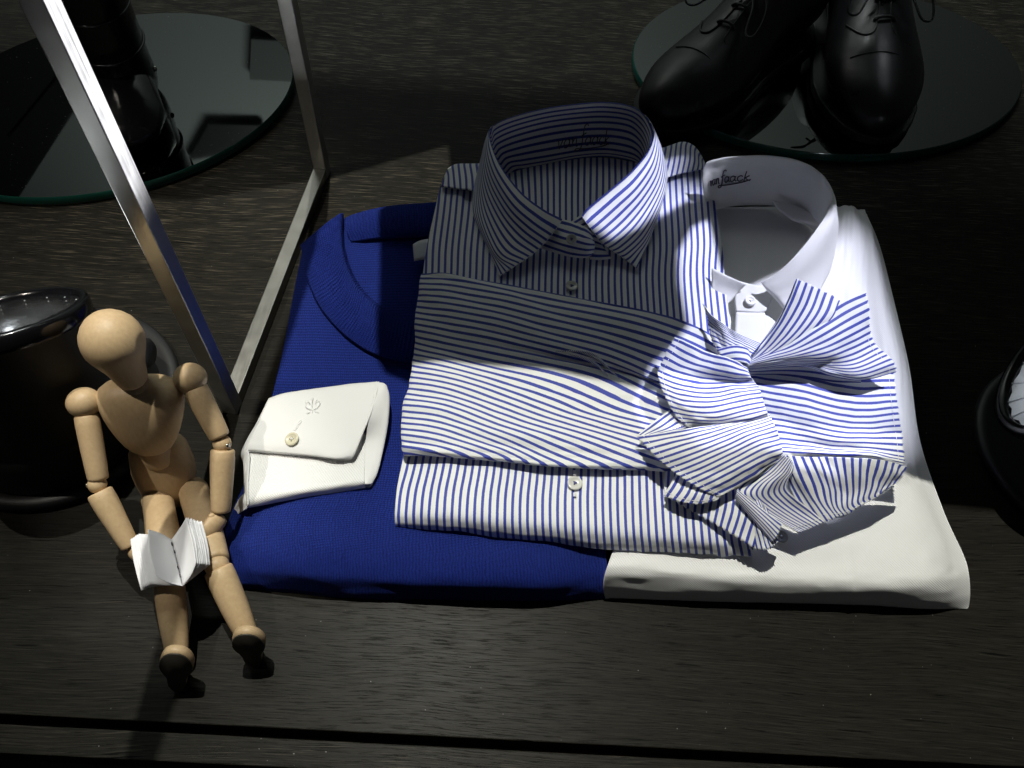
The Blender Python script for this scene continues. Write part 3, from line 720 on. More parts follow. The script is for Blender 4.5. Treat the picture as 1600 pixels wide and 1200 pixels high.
# 6 small flap below left
f6 = [[(1058, 738, .070), (1085, 740, .074), (1115, 745, .076), (1145, 752, .076)],
      [(1048, 756, .071), (1074, 766, .075), (1102, 770, .077), (1132, 766, .077)],
      [(1037, 773, .068), (1062, 783, .071), (1092, 787, .073), (1124, 780, .075)]]
_, e6 = flap(f6, [[0, 2.4, 4.8, 7.2], [0, 2.2, 4.6, 6.8], [0, 2.2, 4.4, 6.4]], (40, 26), pink='b')
hem(e6, lambda k: (k, 0.86), 12)
# 5 large lower left flap
f5 = [[(995, 681, .083), (1040, 675, .089), (1090, 667, .094), (1140, 659, .097), (1197, 648, .098)],
      [(1018, 706, .083), (1058, 694, .090), (1104, 681, .095), (1152, 666, .099), (1204, 650, .100)],
      [(1042, 728, .082), (1082, 714, .089), (1126, 696, .095), (1168, 678, .099), (1210, 664, .100)],
      [(1072, 750, .081), (1108, 734, .088), (1148, 714, .094), (1184, 696, .098), (1218, 686, .098)],
      [(1100, 766, .080), (1132, 750, .085), (1166, 732, .091), (1196, 716, .095), (1222, 706, .095)],
      [(1124, 776, .077), (1150, 762, .080), (1178, 745, .085), (1204, 728, .089), (1222, 716, .090)]]
_, e5 = flap(f5, ('r', [0.1, 3.0, 6.0, 9.4, 12.2, 14.0]), (80, 80), wr(3, 4, 0.0016, 6.9), pink='l')
hem(e5, lambda k: (0.05, k), 26)
# its turned-up corner
f5b = [[(1046, 641, .079), (1052, 650, .081), (1060, 661, .083), (1072, 668, .084)],
       [(1020, 660, .080), (1030, 666, .081), (1042, 671, .083), (1056, 672, .084)],
       [(994, 682, .081), (1004, 681, .082), (1016, 679, .083), (1030, 678, .084)]]
_, e5b = flap(f5b, [0, 1.2, 2.6, 3.8], (24, 24))
hem(e5b, lambda k: (0.9, k), 8)
# 4 bright left flap
f4 = [[(1055, 527, .090), (1085, 541, .096), (1115, 552, .100), (1145, 562, .104), (1167, 575, .104)],
      [(1043, 548, .089), (1075, 565, .095), (1110, 576, .099), (1146, 584, .104), (1172, 588, .105)],
      [(1031, 574, .088), (1060, 586, .093), (1096, 594, .094), (1140, 596, .098), (1178, 595, .104)],
      [(1029, 588, .088), (1060, 600, .094), (1100, 607, .099), (1146, 603, .104), (1182, 602, .105)],
      [(1038, 616, .088), (1070, 627, .095), (1112, 629, .101), (1156, 620, .105), (1189, 615, .105)],
      [(1052, 642, .087), (1082, 648, .094), (1120, 650, .100), (1162, 640, .104), (1195, 633, .104)],
      [(1066, 660, .086), (1094, 661, .092), (1128, 660, .097), (1166, 654, .101), (1199, 646, .102)],
      [(1080, 670, .083), (1104, 667, .088), (1132, 664, .092), (1168, 659, .096), (1199, 651, .098)]]
_, e4 = flap(f4, ('r', [0.1, 2.5, 5.0, 6.4, 9.6, 12.2, 14.4, 15.6]), (90, 100), wr(3, 5, 0.0014, 4.1), pink='l')
hem(e4, lambda k: (0.06, k), 26)
# small pointed tip standing behind, with its bright end
f9 = [[(1099, 475, .078), (1112, 492, .082), (1130, 506, .084), (1155, 522, .086), (1190, 537, .085)],
      [(1106, 500, .076), (1120, 512, .080), (1138, 524, .084), (1158, 534, .086), (1184, 548, .086)],
      [(1112, 528, .075), (1126, 534, .080), (1142, 542, .085), (1158, 550, .088), (1174, 560, .088)],
      [(1122, 552, .078), (1132, 554, .083), (1146, 560, .088), (1158, 566, .091), (1168, 572, .092)]]
_, e9 = flap(f9, ('r', [0, 4.5, 8, 10.5]), (50, 40), wr(4, 2, 0.001, 8.1), pink='l')
hem(e9, lambda k: (0.05, k), 16)
patch('cuff_flap', ss, M_STR, [[(1120, 546, .092), (1146, 540, .096), (1165, 543, .097), (1171, 549, .095)], [(1126, 556, .094), (1148, 552, .099), (1166, 554, .100), (1173, 560, .098)], [(1134, 566, .094), (1150, 565, .099), (1164, 567, .101), (1170, 570, .099)]], U=('r', [0.2, 1.6, 2.9]), res=(24, 16), solid=0.0009)
# 2 upright striped strip
f2 = [[(1246, 437, .118), (1262, 444, .120), (1278, 452, .121), (1294, 460, .121), (1312, 470, .119)],
      [(1232, 472, .113), (1248, 480, .116), (1264, 487, .118), (1280, 493, .118), (1298, 499, .116)],
      [(1212, 512, .106), (1224, 519, .110), (1238, 523, .112), (1252, 526, .112), (1266, 528, .110)],
      [(1188, 545, .099), (1196, 549, .102), (1205, 551, .104), (1214, 552, .104), (1222, 552, .102)],
      [(1160, 571, .094), (1163, 572, .095), (1166, 573, .096), (1169, 574, .096), (1172, 574, .095)]]
_, e2 = flap(f2, [0.1, 1.7, 3.3, 4.9, 6.5], (40, 70), wr(2, 3, 0.0010, 2.9), pink='t')
hem(e2, lambda k: (k, 0.04), 12, off=-.0009)
f2b = [[(1245, 436, .118), (1243, 440, .116), (1242, 446, .113)], [(1231, 472, .112), (1228, 476, .110), (1226, 480, .107)], [(1210, 512, .104), (1206, 515, .102), (1203, 518, .100)], [(1162, 569, .093), (1161, 571, .091), (1160, 573, .089)]]
flap(f2b, [0.4, 1.2, 2.0], (8, 50))
# 3 bright upper right flare
f3 = [[(1163, 569, .096), (1195, 552, .102), (1235, 532, .109), (1275, 502, .115), (1316, 473, .119), (1352, 457, .121)],
      [(1164, 570, .097), (1198, 558, .103), (1240, 545, .109), (1282, 522, .114), (1322, 498, .116), (1356, 480, .117)],
      [(1165, 571, .097), (1202, 563, .103), (1246, 554, .108), (1288, 541, .111), (1326, 522, .112), (1358, 505, .111)],
      [(1166, 572, .097), (1206, 566, .102), (1250, 560, .106), (1291, 556, .108), (1328, 542, .107), (1362, 526, .105)],
      [(1167, 573, .096), (1210, 568, .101), (1254, 564, .103), (1294, 566, .103), (1332, 560, .104), (1370, 542, .102)],
      [(1168, 574, .095), (1213, 569, .099), (1257, 567, .100), (1297, 574, .100), (1338, 576, .102), (1386, 556, .101)],
      [(1169, 575, .094), (1216, 571, .098), (1260, 570, .098), (1300, 582, .099), (1344, 588, .100), (1398, 572, .098)],
      [(1170, 576, .093), (1218, 573, .096), (1262, 573, .096), (1304, 589, .096), (1348, 594, .097), (1400, 582, .094)]]
_, e3 = flap(f3, ('r', [0.2, 2.2, 4.2, 6.2, 8.2, 10.6, 13, 14.6]), (110, 100), wr(3, 4, 0.0012, 9.9), pink='r')
hem(e3, lambda k: (0.96, .4 + .6 * k), 18)
# shaded underside of that flare
f3b = [[(1172, 575, .090), (1220, 570, .094), (1262, 568, .094), (1300, 573, .094), (1345, 585, .094)],
       [(1172, 580, .087), (1222, 578, .090), (1264, 580, .091), (1302, 586, .091), (1345, 592, .092)],
       [(1174, 585, .084), (1224, 586, .087), (1266, 591, .088), (1304, 597, .089), (1345, 598, .090)]]
flap(f3b, ('r', [0, 1.4, 2.6]), (50, 14))
mesh_obj('seam_stitching', stitch[0], stitch[1], M_WTHR, ss)['kind'] = 'stuff'

# edge stitching on the collar
st2 = ([], [])
def dash(ev, line, n, r=0.0003, off=0.0012):
    for i in range(n):
        a = line((i + .1) / n); b = line((i + .8) / n)
        tube('', None, None, [ev(*a, off), ev(*b, off)], r, 4, join=st2)
dash(ev_ll, lambda k: (1.0, k), 26); dash(ev_lr, lambda k: (1.0, k), 26, r=.00022)
mesh_obj('collar_stitching', st2[0], st2[1], M_WTHR, ss)
lettering(ss, ev_b, 0.37, 0.575, 0.60, 0.19, 0.0005)
lettering(white, ev_w, 0.125, 0.36, 0.62, 0.20, 0.0006)

# folds pinched into the sleeve where its dart was sewn
pin = ([], [])
for k, (a, b, c, d) in enumerate([((888, 553), (915, 561), (935, 572), (950, 588)), ((905, 550), (932, 560), (950, 575), (968, 592)), ((868, 549), (900, 549), (925, 553), (945, 566))]):
    pts = [P(x, y, .0700) for x, y in spline([a, b, c, d], 14)]
    tube('', None, None, pts, 0.0011, 6, join=pin, taper=lambda t: 0.25 + 0.75 * math.sin(math.pi * t))
U_ = np.array([[i * .35, 0] for i in range(len(pin[0]))])
mesh_obj('pinched_crease', pin[0], pin[1], M_STR, ss, uvs=U_)

# buttons
def make_button(parent, mat, thr, loc, normal, r=0.0056, hole='tri'):
    prof = [(0.0, r * .55), (0.05, r * .8), (0.3, r * .96), (0.55, r), (0.8, r * .97), (1.0, r * .86), (0.98, r * .74), (0.78, r * .62), (0.70, r * .3), (0.70, r * .02)]
    n = Vector(normal).normalized(); h = 0.0021
    A = Vector(loc); B = A + n * h
    b = lathe('button', parent, mat, A, B, prof, seg=28, org=A)
    J = ([], []); x = n.orthogonal().normalized(); y = n.cross(x); c = A + n * h * .78
    if hole == 'tri':
        q = [c + x * math.cos(a) * r * .22 + y * math.sin(a) * r * .22 for a in (R(80), R(200), R(320))]
        for i in range(3): tube('', None, None, [q[i], (q[i] + q[(i + 1) % 3]) / 2 + n * .0003, q[(i + 1) % 3]], r * .07, 5, join=J)
    else:
        q = [c + x * math.cos(a) * r * .26 + y * math.sin(a) * r * .26 for a in (R(45), R(225), R(135), R(315))]
        for i in (0, 2): tube('', None, None, [q[i], c + n * .0004, q[i + 1]], r * .06, 5, join=J)
    # the sewing holes, sunk discs
    hv = ([], [])
    for p in q: tube('', None, None, [p - n * .0004, p + n * .00005], r * .085, 8, join=hv)
    mesh_obj('thread', J[0], J[1], thr, b); mesh_obj('button_hole', hv[0], hv[1], M_INK, b)
    return b
nrm = (0.0, -.05, 1)
make_button(ss, M_PEARL, M_BTHR, P(893, 374, .0735), (-.05, -.5, .85), r=.0048)
make_button(ss, M_PEARL, M_BTHR, P(893, 448, .0560), nrm, r=.0056)
make_button(ss, M_PEARL, M_BTHR, P(898, 756, .0560), nrm, r=.0058)
make_button(white, M_WBUT, M_WTHR, P(1172, 471, .0445), (0, -.1, 1), r=.0050, hole='x')
make_button(white, M_GREYB, M_WTHR, P(1220, 839, .0375), nrm, r=.0052, hole='x')
for bx, y0, y1 in ((893, 461, 468), (898, 735, 742), (898, 770, 775)):
    J = ([], [])
    for q in range(7):
        y = y0 + (y1 - y0) * q / 6
        tube('', None, None, [P(bx - 2.5, y, .0572), P(bx + 2.5, y + .6, .0572)], .0003, 4, join=J)
    mesh_obj('buttonhole_stitching', J[0], J[1], M_WTHR, ss)
J = ([], [])
for q in range(14): tube('', None, None, [P(904 + q * 1.6, 370.5 + q * .3, .0742), P(904.6 + q * 1.6, 373 + q * .3, .0742)], .00035, 4, join=J)
mesh_obj('buttonhole_stitching', J[0], J[1], M_WTHR, ss)

# ------------------------------------------------------------------ white cuff lying on the sweater
cf = thing('white_cuff', 'white folded shirt cuff with one cream button lying on the blue sweater', 'cuff', P(480, 700, .036))
lower = [[(392, 690, .045), (440, 692, .046), (500, 696, .046), (545, 690, .047), (571, 676, .047)],
         [(387, 716, .045), (440, 722, .046), (500, 726, .046), (545, 722, .046), (571, 706, .046)],
         [(386, 752, .044), (440, 755, .045), (500, 752, .045), (545, 745, .045), (570, 740, .045)],
         [(386, 780, .042), (440, 773, .044), (500, 764, .044), (545, 757, .044), (570, 754, .044)],
         [(386, 792, .037), (440, 782, .038), (500, 772, .038), (545, 765, .038), (571, 761, .038)],
         [(388, 791, .034), (440, 781, .034), (500, 771, .034), (545, 765, .034), (571, 761, .034)]]
patch('cuff_layer', cf, M_TWL, lower, res=(60, 50), solid=0.001, skirt='l', z0=.036, disp=wr(3, 3, .0004, 1.1))
upper = [[(420, 625, .040), (455, 614, .042), (500, 607, .043), (550, 601, .044), (592, 598, .046)],
         [(418, 628, .046), (452, 618, .049), (500, 611, .051), (550, 605, .053), (592, 601, .056)],
         [(404, 660, .050), (450, 650, .053), (500, 644, .054), (548, 640, .056), (583, 638, .059)],
         [(391, 686, .050), (445, 684, .053), (498, 684, .054), (540, 682, .055), (569, 673, .057)],
         [(385, 700, .049), (440, 704, .051), (492, 709, .052), (530, 713, .053), (555, 708, .053)],
         [(384, 704, .0475), (440, 708, .049), (490, 712, .050), (528, 716, .050), (549, 717, .050)]]
_, ev_c = patch('cuff_layer', cf, M_WHT, upper, res=(70, 60), solid=0.0012, disp=wr(3, 3, .0005, 5.1))
# ribbed fold at the left and the loop of cloth at the right
patch('cuff_layer', cf, M_TWL, [[(461, 612, .040), (440, 616, .040), (420, 623, .039)], [(424, 640, .0485), (412, 648, .046), (402, 660, .041)], [(400, 676, .050), (390, 682, .046), (383, 694, .040)], [(388, 700, .049), (382, 704, .046), (377, 710, .040)], [(390, 714, .048), (384, 718, .045), (381, 724, .039)], [(388, 748, .046), (384, 750, .043), (382, 752, .038)], [(388, 786, .043), (385, 782, .041), (382, 778, .037)], [(388, 792, .038), (385, 792, .037), (383, 794, .036)]], res=(16, 80), solid=0.001)
patch('cuff_layer', cf, M_WHT, [[(592, 598, .0565), (599, 599, .056), (604, 604, .053), (600, 610, .045), (590, 612, .039)],
                                [(588, 620, .0585), (602, 614, .056), (608, 622, .052), (603, 630, .044), (580, 635, .0385)],
                                [(576, 655, .0575), (596, 650, .054), (606, 658, .050), (600, 665, .043), (575, 670, .038)],
                                [(571, 690, .047), (590, 690, .047), (599, 697, .045), (592, 705, .041), (572, 708, .038)],
                                [(570, 728, .045), (582, 728, .045), (590, 735, .043), (584, 742, .040), (571, 744, .038)],
                                [(570, 757, .043), (574, 757, .043), (580, 757, .041), (577, 761, .038), (571, 761, .037)]], res=(40, 60), solid=0.0009)
patch('cuff_layer', cf, M_TWL, [[(386, 768, .042), (377, 776, .036), (371, 786, .028)], [(384, 780, .041), (374, 786, .034), (367, 794, .024)], [(386, 793, .038), (375, 793, .030), (364, 802, .018)], [(384, 796, .036), (374, 802, .026), (361, 812, .012)]], res=(16, 16), solid=0.001)
make_button(cf, M_CREAM, M_WTHR, P(457, 687, .0540), (-.25, -.15, 1), r=.0056, hole='x')
J = ([], [])
for q in range(9): tube('', None, None, [P(459 + q * 1.2, 672 - q * 1.9, .0547), P(462.5 + q * 1.2, 673 - q * 1.9, .0547)], .00032, 4, join=J)
mesh_obj('buttonhole_stitching', J[0], J[1], M_WTHR, cf)
st3 = ([], [])
for i in range(46):
    a = (i + .1) / 46; b = (i + .75) / 46
    tube('', None, None, [ev_c(a, .955, .0009), ev_c(b, .955, .0009)], .00018, 4, join=st3)
    tube('', None, None, [ev_c(.975, a, .0009), ev_c(.975, b, .0009)], .00018, 4, join=st3)
mesh_obj('seam_stitching', st3[0], st3[1], M_WTHR, cf)['kind'] = 'stuff'
# small monogram: crest of curling leaves
J = ([], [])
for st in ([(486, 640), (479, 636), (477, 629), (481, 626), (484, 630)], [(490, 640), (497, 635), (500, 628), (496, 625), (492, 629)], [(488, 644), (487, 632), (489, 619)], [(479, 646), (484, 643)], [(492, 643), (498, 644)]):
    tube('', None, None, [P(x, y, .0555) for x, y in spline(st, 22)], .00026, 5, join=J)
mesh_obj('embroidered_crest', J[0], J[1], M_WTHR, cf)

# ------------------------------------------------------------------ wooden artist's mannequin
mq = thing('artist_mannequin', 'jointed wooden artist mannequin sitting on the table, head bowed over a tiny book', 'mannequin', P(265, 770, 0))
V3 = lambda x, y, z: Vector(P(x, y, z))
crown, chin = V3(162, 507, .174), V3(212, 602, .128)
prof = [(0, .00005), (.02, .0062), (.06, .0112), (.12, .0155), (.20, .0190), (.28, .0208), (.36, .0215), (.44, .0213), (.52, .0196), (.60, .0172), (.68, .0150), (.76, .0132), (.84, .0120), (.90, .0110), (.95, .0098), (.985, .0072), (1, .00005)]
lathe('head', mq, M_BEECH, crown + (crown - chin) * .18, chin, prof, seg=48, sx=.94, sy=.96)
lathe('neck', mq, M_BEECH, V3(211, 596, .131), V3(215, 612, .112), [(0, .008), (.5, .010), (1, .009)], seg=24)
# chest: wide at the shoulders, shield-shaped
ct, cb = V3(213, 592, .126), V3(240, 704, .066)
sh = V3(292, 590, .118) - V3(140, 622, .116)
cprof = [(0, .004, .003), (.02, .014, .007), (.06, .022, .0115), (.12, .0265, .0145), (.2, .0285, .0165), (.3, .0285, .0178), (.42, .0272, .0183), (.55, .0250, .0180), (.68, .0222, .0170), (.80, .0190, .0152), (.89, .0155, .0130), (.95, .0118, .0102), (.985, .0075, .0066), (1, .001, .001)]
lathe('chest', mq, M_BEECH, ct, cb, cprof, wide=sh, seg=56, power=2.25)
lathe('waist_joint', mq, M_BEECH, V3(238, 690, .070), V3(252, 724, .050), dome(.2, .8, .0125, .012, []), seg=28)
pt, pb = V3(243, 688, .062), V3(272, 786, .012)
hw = V3(310, 765, .03) - V3(225, 780, .03)
pprof = [(0, .001, .001), (.01, .013, .010), (.04, .0185, .014), (.12, .0208, .0155), (.25, .0218, .0160), (.4, .0228, .0165), (.55, .0222, .0165), (.7, .0205, .0158), (.82, .0182, .0145), (.92, .0150, .0120), (.98, .0115, .0085), (1, .006, .004)]
lathe('pelvis', mq, M_BEECH, pt, pb, pprof, wide=hw, seg=56, power=2.5)
def ball(name, c, r, ax=None, el=1.0, seg=28):
    c = Vector(c); ax = Vector(ax).normalized() if ax is not None else Vector((0, 0, 1))
    return lathe(name, mq, M_BEECH, c - ax * r * el, c + ax * r * el, [(0.5 - 0.5 * math.cos(math.pi * i / 16), max(r * math.sin(math.pi * i / 16), 1e-5)) for i in range(17)], seg=seg)
def limb(name, A, B, r0, r1, mid=None):
    L = (Vector(B) - Vector(A)).length
    rm = mid or (r0 + r1) / 2 * 1.04
    p = [(0, r0 * .80), (.008, r0 * .93), (.03, r0 * 1.0), (.15, r0 * 1.03), (.32, (r0 * 1.6 + rm * .4) / 2 * 1.02), (.55, rm), (.78, (rm + r1) / 2), (.95, r1), (.985, r1 * .95), (1, r1 * .82)]
    return lathe(name, mq, M_BEECH, A, B, p, seg=32)
def rivet(c, d):
    c = Vector(c); d = Vector(d).normalized()
    return lathe('rivet', mq, M_RIVET, c - d * .0002, c + d * .0009, [(0, .0017), (.6, .0016), (1, .0010)], seg=14)
# arms
sL, sR = V3(131, 629, .116), V3(297, 591, .118)
ball('shoulder_ball', sL, .0107, sh, 1.08); ball('shoulder_ball', sR, .0110, sh, 1.05)
eL, eR = V3(152, 757, .078), V3(347, 693, .084)
def along(a, b, k): return a + (b - a) * k
limb('upper_arm', along(sL, V3(154, 752, .078), .15), V3(154, 750, .080), .0079, .0070)
limb('upper_arm', along(sR, V3(344, 683, .088), .16), V3(344, 683, .088), .0084, .0074)
ball('elbow_joint', eL, .0064); ball('elbow_joint', eR, .0066)
rivet(eL + Vector((-.0060, -.002, .002)), (-1, -.3, .5)); rivet(eR + Vector((.0056, -.003, .003)), (1, -.4, .5))
wL, wR = V3(204, 855, .050), V3(345, 800, .052)
limb('forearm', V3(155, 768, .075), wL, .0086, .0064); limb('forearm', V3(348, 702, .081), wR, .0084, .0070)
# hands: palm with curled finger slab and thumb, as turned wooden hands have
def hand(w, tip, side, rr=.0068):
    w = Vector(w); tip = Vector(tip); d = tip - w
    q = lathe('hand', mq, M_BEECH, w - d * .08, tip, [(0, .002, .002), (.04, rr * .75, rr * .7), (.2, rr * .95, rr * .72), (.5, rr * 1.05, rr * .66), (.75, rr * .95, rr * .52), (.92, rr * .75, rr * .4), (1, rr * .3, rr * .15)], wide=side, seg=24)
    s = Vector(side).normalized()
    lathe('thumb', mq, M_BEECH, w + d * .3 + s * rr * .7, w + d * .75 + s * rr * 1.45, [(0, .0008), (.15, .0024), (.6, .0024), (.9, .0016), (1, .0003)], seg=14)
hand(wL + Vector((.002, -.002, -.003)), V3(228, 866, .052), (0, .7, .7)); hand(wR + Vector((-.001, -.003, -.004)), V3(318, 838, .052), (0, .8, .5), .0076)
# legs
kL, kR = V3(262, 885, .046), V3(338, 880, .046)
ball('hip_ball', V3(246, 782, .026), .0115); ball('hip_ball', V3(302, 768, .026), .0115)
limb('thigh', V3(246, 776, .028), kL, .0110, .0098, .0118); limb('thigh', V3(301, 762, .028), kR, .0110, .0098, .0116)
ball('knee_joint', V3(262, 893, .045), .0085); ball('knee_joint', V3(339, 884, .045), .0085)
aL, aR = V3(277, 1018, .022), V3(385, 990, .022)
limb('shin', V3(263, 905, .044), aL, .0100, .0080, .0097); limb('shin', V3(340, 888, .045), aR, .0100, .0080, .0097)
def foot(heel, toe, up, label=None):
    """wooden foot: rounded sole outline (narrow heel, wide toe) extruded, its sole a separate piece coloured dark for shade"""
    heel = Vector(heel); toe = Vector(toe); L = (toe - heel); n = Vector(up)
    n = (n - L.normalized() * n.dot(L.normalized())).normalized(); s = L.normalized().cross(n)
    out = []
    K = 40
    for k in range(K):
        a = 2 * math.pi * k / K; c = math.cos(a); si = math.sin(a)
        t = 0.5 + 0.5 * c
        wv = 0.0074 + 0.0044 * (1 / (1 + math.exp(-(t - .45) * 9)))
        wv -= 0.0021 * math.exp(-((t - .36) / .14) ** 2)
        sq = math.copysign(abs(si) ** .8, si)
        out.append(heel + L * t + s * sq * wv)
    def loft(name, mat, layers):
        verts = []; faces = []
        cen = heel + L * .5
        for (h, k_, drop) in layers:
            for p in out:
                t = (p - heel).dot(L) / L.length_squared
                verts.append(np.array(cen + (p - cen) * k_ + n * (h * (1 - drop * t))))
        m_ = len(layers)
        for i in range(m_ - 1):
            for k in range(K): faces.append((i * K + k, i * K + (k + 1) % K, (i + 1) * K + (k + 1) % K, (i + 1) * K + k))
        faces.append(tuple(range(K))[::-1]); faces.append(tuple((m_ - 1) * K + k for k in range(K)))
        return mesh_obj(name, verts, faces, mat, mq)
    loft('foot', M_BEECH, [(0.0, 1.0, 0), (.003, 1.02, 0), (.0065, 1.0, .1), (.0105, .88, .35), (.013, .66, .45), (.0138, .3, .5)])
    loft('sole', M_SOLE, [(-.0011, .97, 0), (-.0003, 1.0, 0)])
foot(V3(277, 1079, .003), V3(274, 1020, .052), Vector((0, 1, .2))); foot(V3(398, 1040, .003), V3(383, 990, .052), Vector((-.1, 1, .2)))

# tiny open book held by the figure
bk = thing('tiny_book', 'tiny open booklet of white paper with a stitched spine in the mannequin\'s hands', 'book', P(268, 880, .045))
def page(ctrl, res=(16, 14)): return patch('page', bk, M_PAPER, ctrl, res=res, solid=0.0003)
s0, s1 = (268, 843), (286, 916)
page([[(s0[0], s0[1], .066), (250, 833, .072), (231, 827, .080)], [(277, 880, .064), (256, 876, .070), (233, 862, .078)], [(284, 910, .062), (262, 905, .068), (243, 897, .075)], [(s1[0], s1[1], .062), (268, 912, .067), (254, 906, .073)]])
for k in range(7):
    d = k * 3.0; z = k * .0011
    page([[(s0[0], s0[1] + 1, .065 - z * .5), (238 - d * .5, 836 + d * .2, .066 - z * 1.2), (217 - d * .75 + random.uniform(-1.5, 1.5), 834 + d * .5, .070 - z * 1.6)],
          [(277, 880, .063 - z * .5), (244 - d * .5, 876, .064 - z * 1.2), (224 - d * .8 + random.uniform(-2, 2), 872 + d * .4, .068 - z * 1.6)],
          [(s1[0], s1[1] - .5, .061 - z * .5), (254 - d * .5, 914 + d * .1, .062 - z * 1.2), (233 - d * .8 + random.uniform(-2, 2), 912 + d * .6, .065 - z * 1.6)]])
for k in range(9):
    d = k * 2.7; z = k * .0013
    page([[(s0[0], s0[1] + .5, .066 - z * .4), (282 + d * .3, 824 + d * .3, .075 - z * .9), (292 + d * 1.05 + random.uniform(-1, 1), 808 + d * .30 + random.uniform(-1, 1), .083 - z * 1.2)],
          [(278, 880, .064 - z * .4), (294 + d * .3, 862 + d * .2, .072 - z * .9), (302 + d * 1.05 + random.uniform(-1.5, 1.5), 846 + d * .2, .078 - z * 1.2)],
          [(s1[0], s1[1], .062 - z * .4), (299 + d * .3, 898 + d * .1, .068 - z * .9), (308 + d * 1.0 + random.uniform(-1.5, 1.5), 879 + d * .15, .073 - z * 1.2)]])
for (x, y, a) in ((268.5, 850, .3), (272.5, 862, .3), (278, 887, .3), (281.5, 900, .3)):
    tube('spine_stitch', bk, M_INK, [P(x - .5, y - 2.2, .0664), P(x, y, .0670), P(x + 1, y + 2.6, .0664)], .0004, 6)

# ------------------------------------------------------------------ brushed steel display frame
fr = thing('steel_frame', 'tall brushed steel square-tube frame standing between the mannequin and the blue sweater', 'display frame', P(440, 460, 0))
c1 = P(371, 648, 0); c2 = P(517, 266, 0)
bd = (c2 - c1); LB_ = np.linalg.norm(bd); bd = bd / LB_; bs = np.array([bd[1], -bd[0], 0])
hw_ = .0066
q1 = c1 - bs * hw_ + bd * hw_; q2 = c2 - bs * hw_ - bd * hw_
HT = 0.90
box('post', fr, M_BRV, q1 + Z * (HT / 2), bs, bd, Z, hw_, hw_, HT / 2, .0007)
box('post', fr, M_BRV, q2 + Z * (HT / 2), bs, bd, Z, hw_, hw_, HT / 2, .0007)
mid = (q1 + q2) / 2; ln = np.linalg.norm(q2 - q1) / 2 - hw_ - .0001
box('bottom_rail', fr, M_BRH, mid + Z * .0065, bs, bd, Z, hw_, ln, .0062, .0007)
box('top_rail', fr, M_BRH, mid + Z * (HT + .0069), bs, bd, Z, hw_, ln + 2 * hw_, .0066, .0007)

# ------------------------------------------------------------------ oval mirror plates
def plate(label, c, a, b, ang, th=.012):
    t_ = thing('mirror_plate', label, 'mirror plate', (c[0], c[1], 0), 'mirror plates under the shoes')
    c = np.array(c) * (.588 / .592)
    K = 160; ca, sa = math.cos(R(ang)), math.sin(R(ang))
    def ring(k_, z): return [np.array([c[0] + (a * k_) * math.cos(u) * ca - (b * k_) * math.sin(u) * sa, c[1] + (a * k_) * math.cos(u) * sa + (b * k_) * math.sin(u) * ca, z]) for u in [2 * math.pi * i / K for i in range(K)]]
    v = ring(.994, th); mesh_obj('mirror_face', v, [tuple(range(K))], M_MIR, t_, smooth=False)
    v = ring(.988, .0006) + ring(1.0, .0016) + ring(1.001, .004) + ring(1.0, th - .0016) + ring(.994, th)
    f = [(i * K + k, i * K + (k + 1) % K, (i + 1) * K + (k + 1) % K, (i + 1) * K + k) for i in range(4) for k in range(K)]
    mesh_obj('glass_edge', v, f, M_EDGE, t_)
    return t_
plate('oval mirror plate with green glass edge under the patent boot at the upper left', (-.4641, .752), .1997, .1522, 29.3)
plate('larger oval mirror plate with green glass edge under the two laced shoes', (.3602, .9008), .2385, .1703, 8.9)

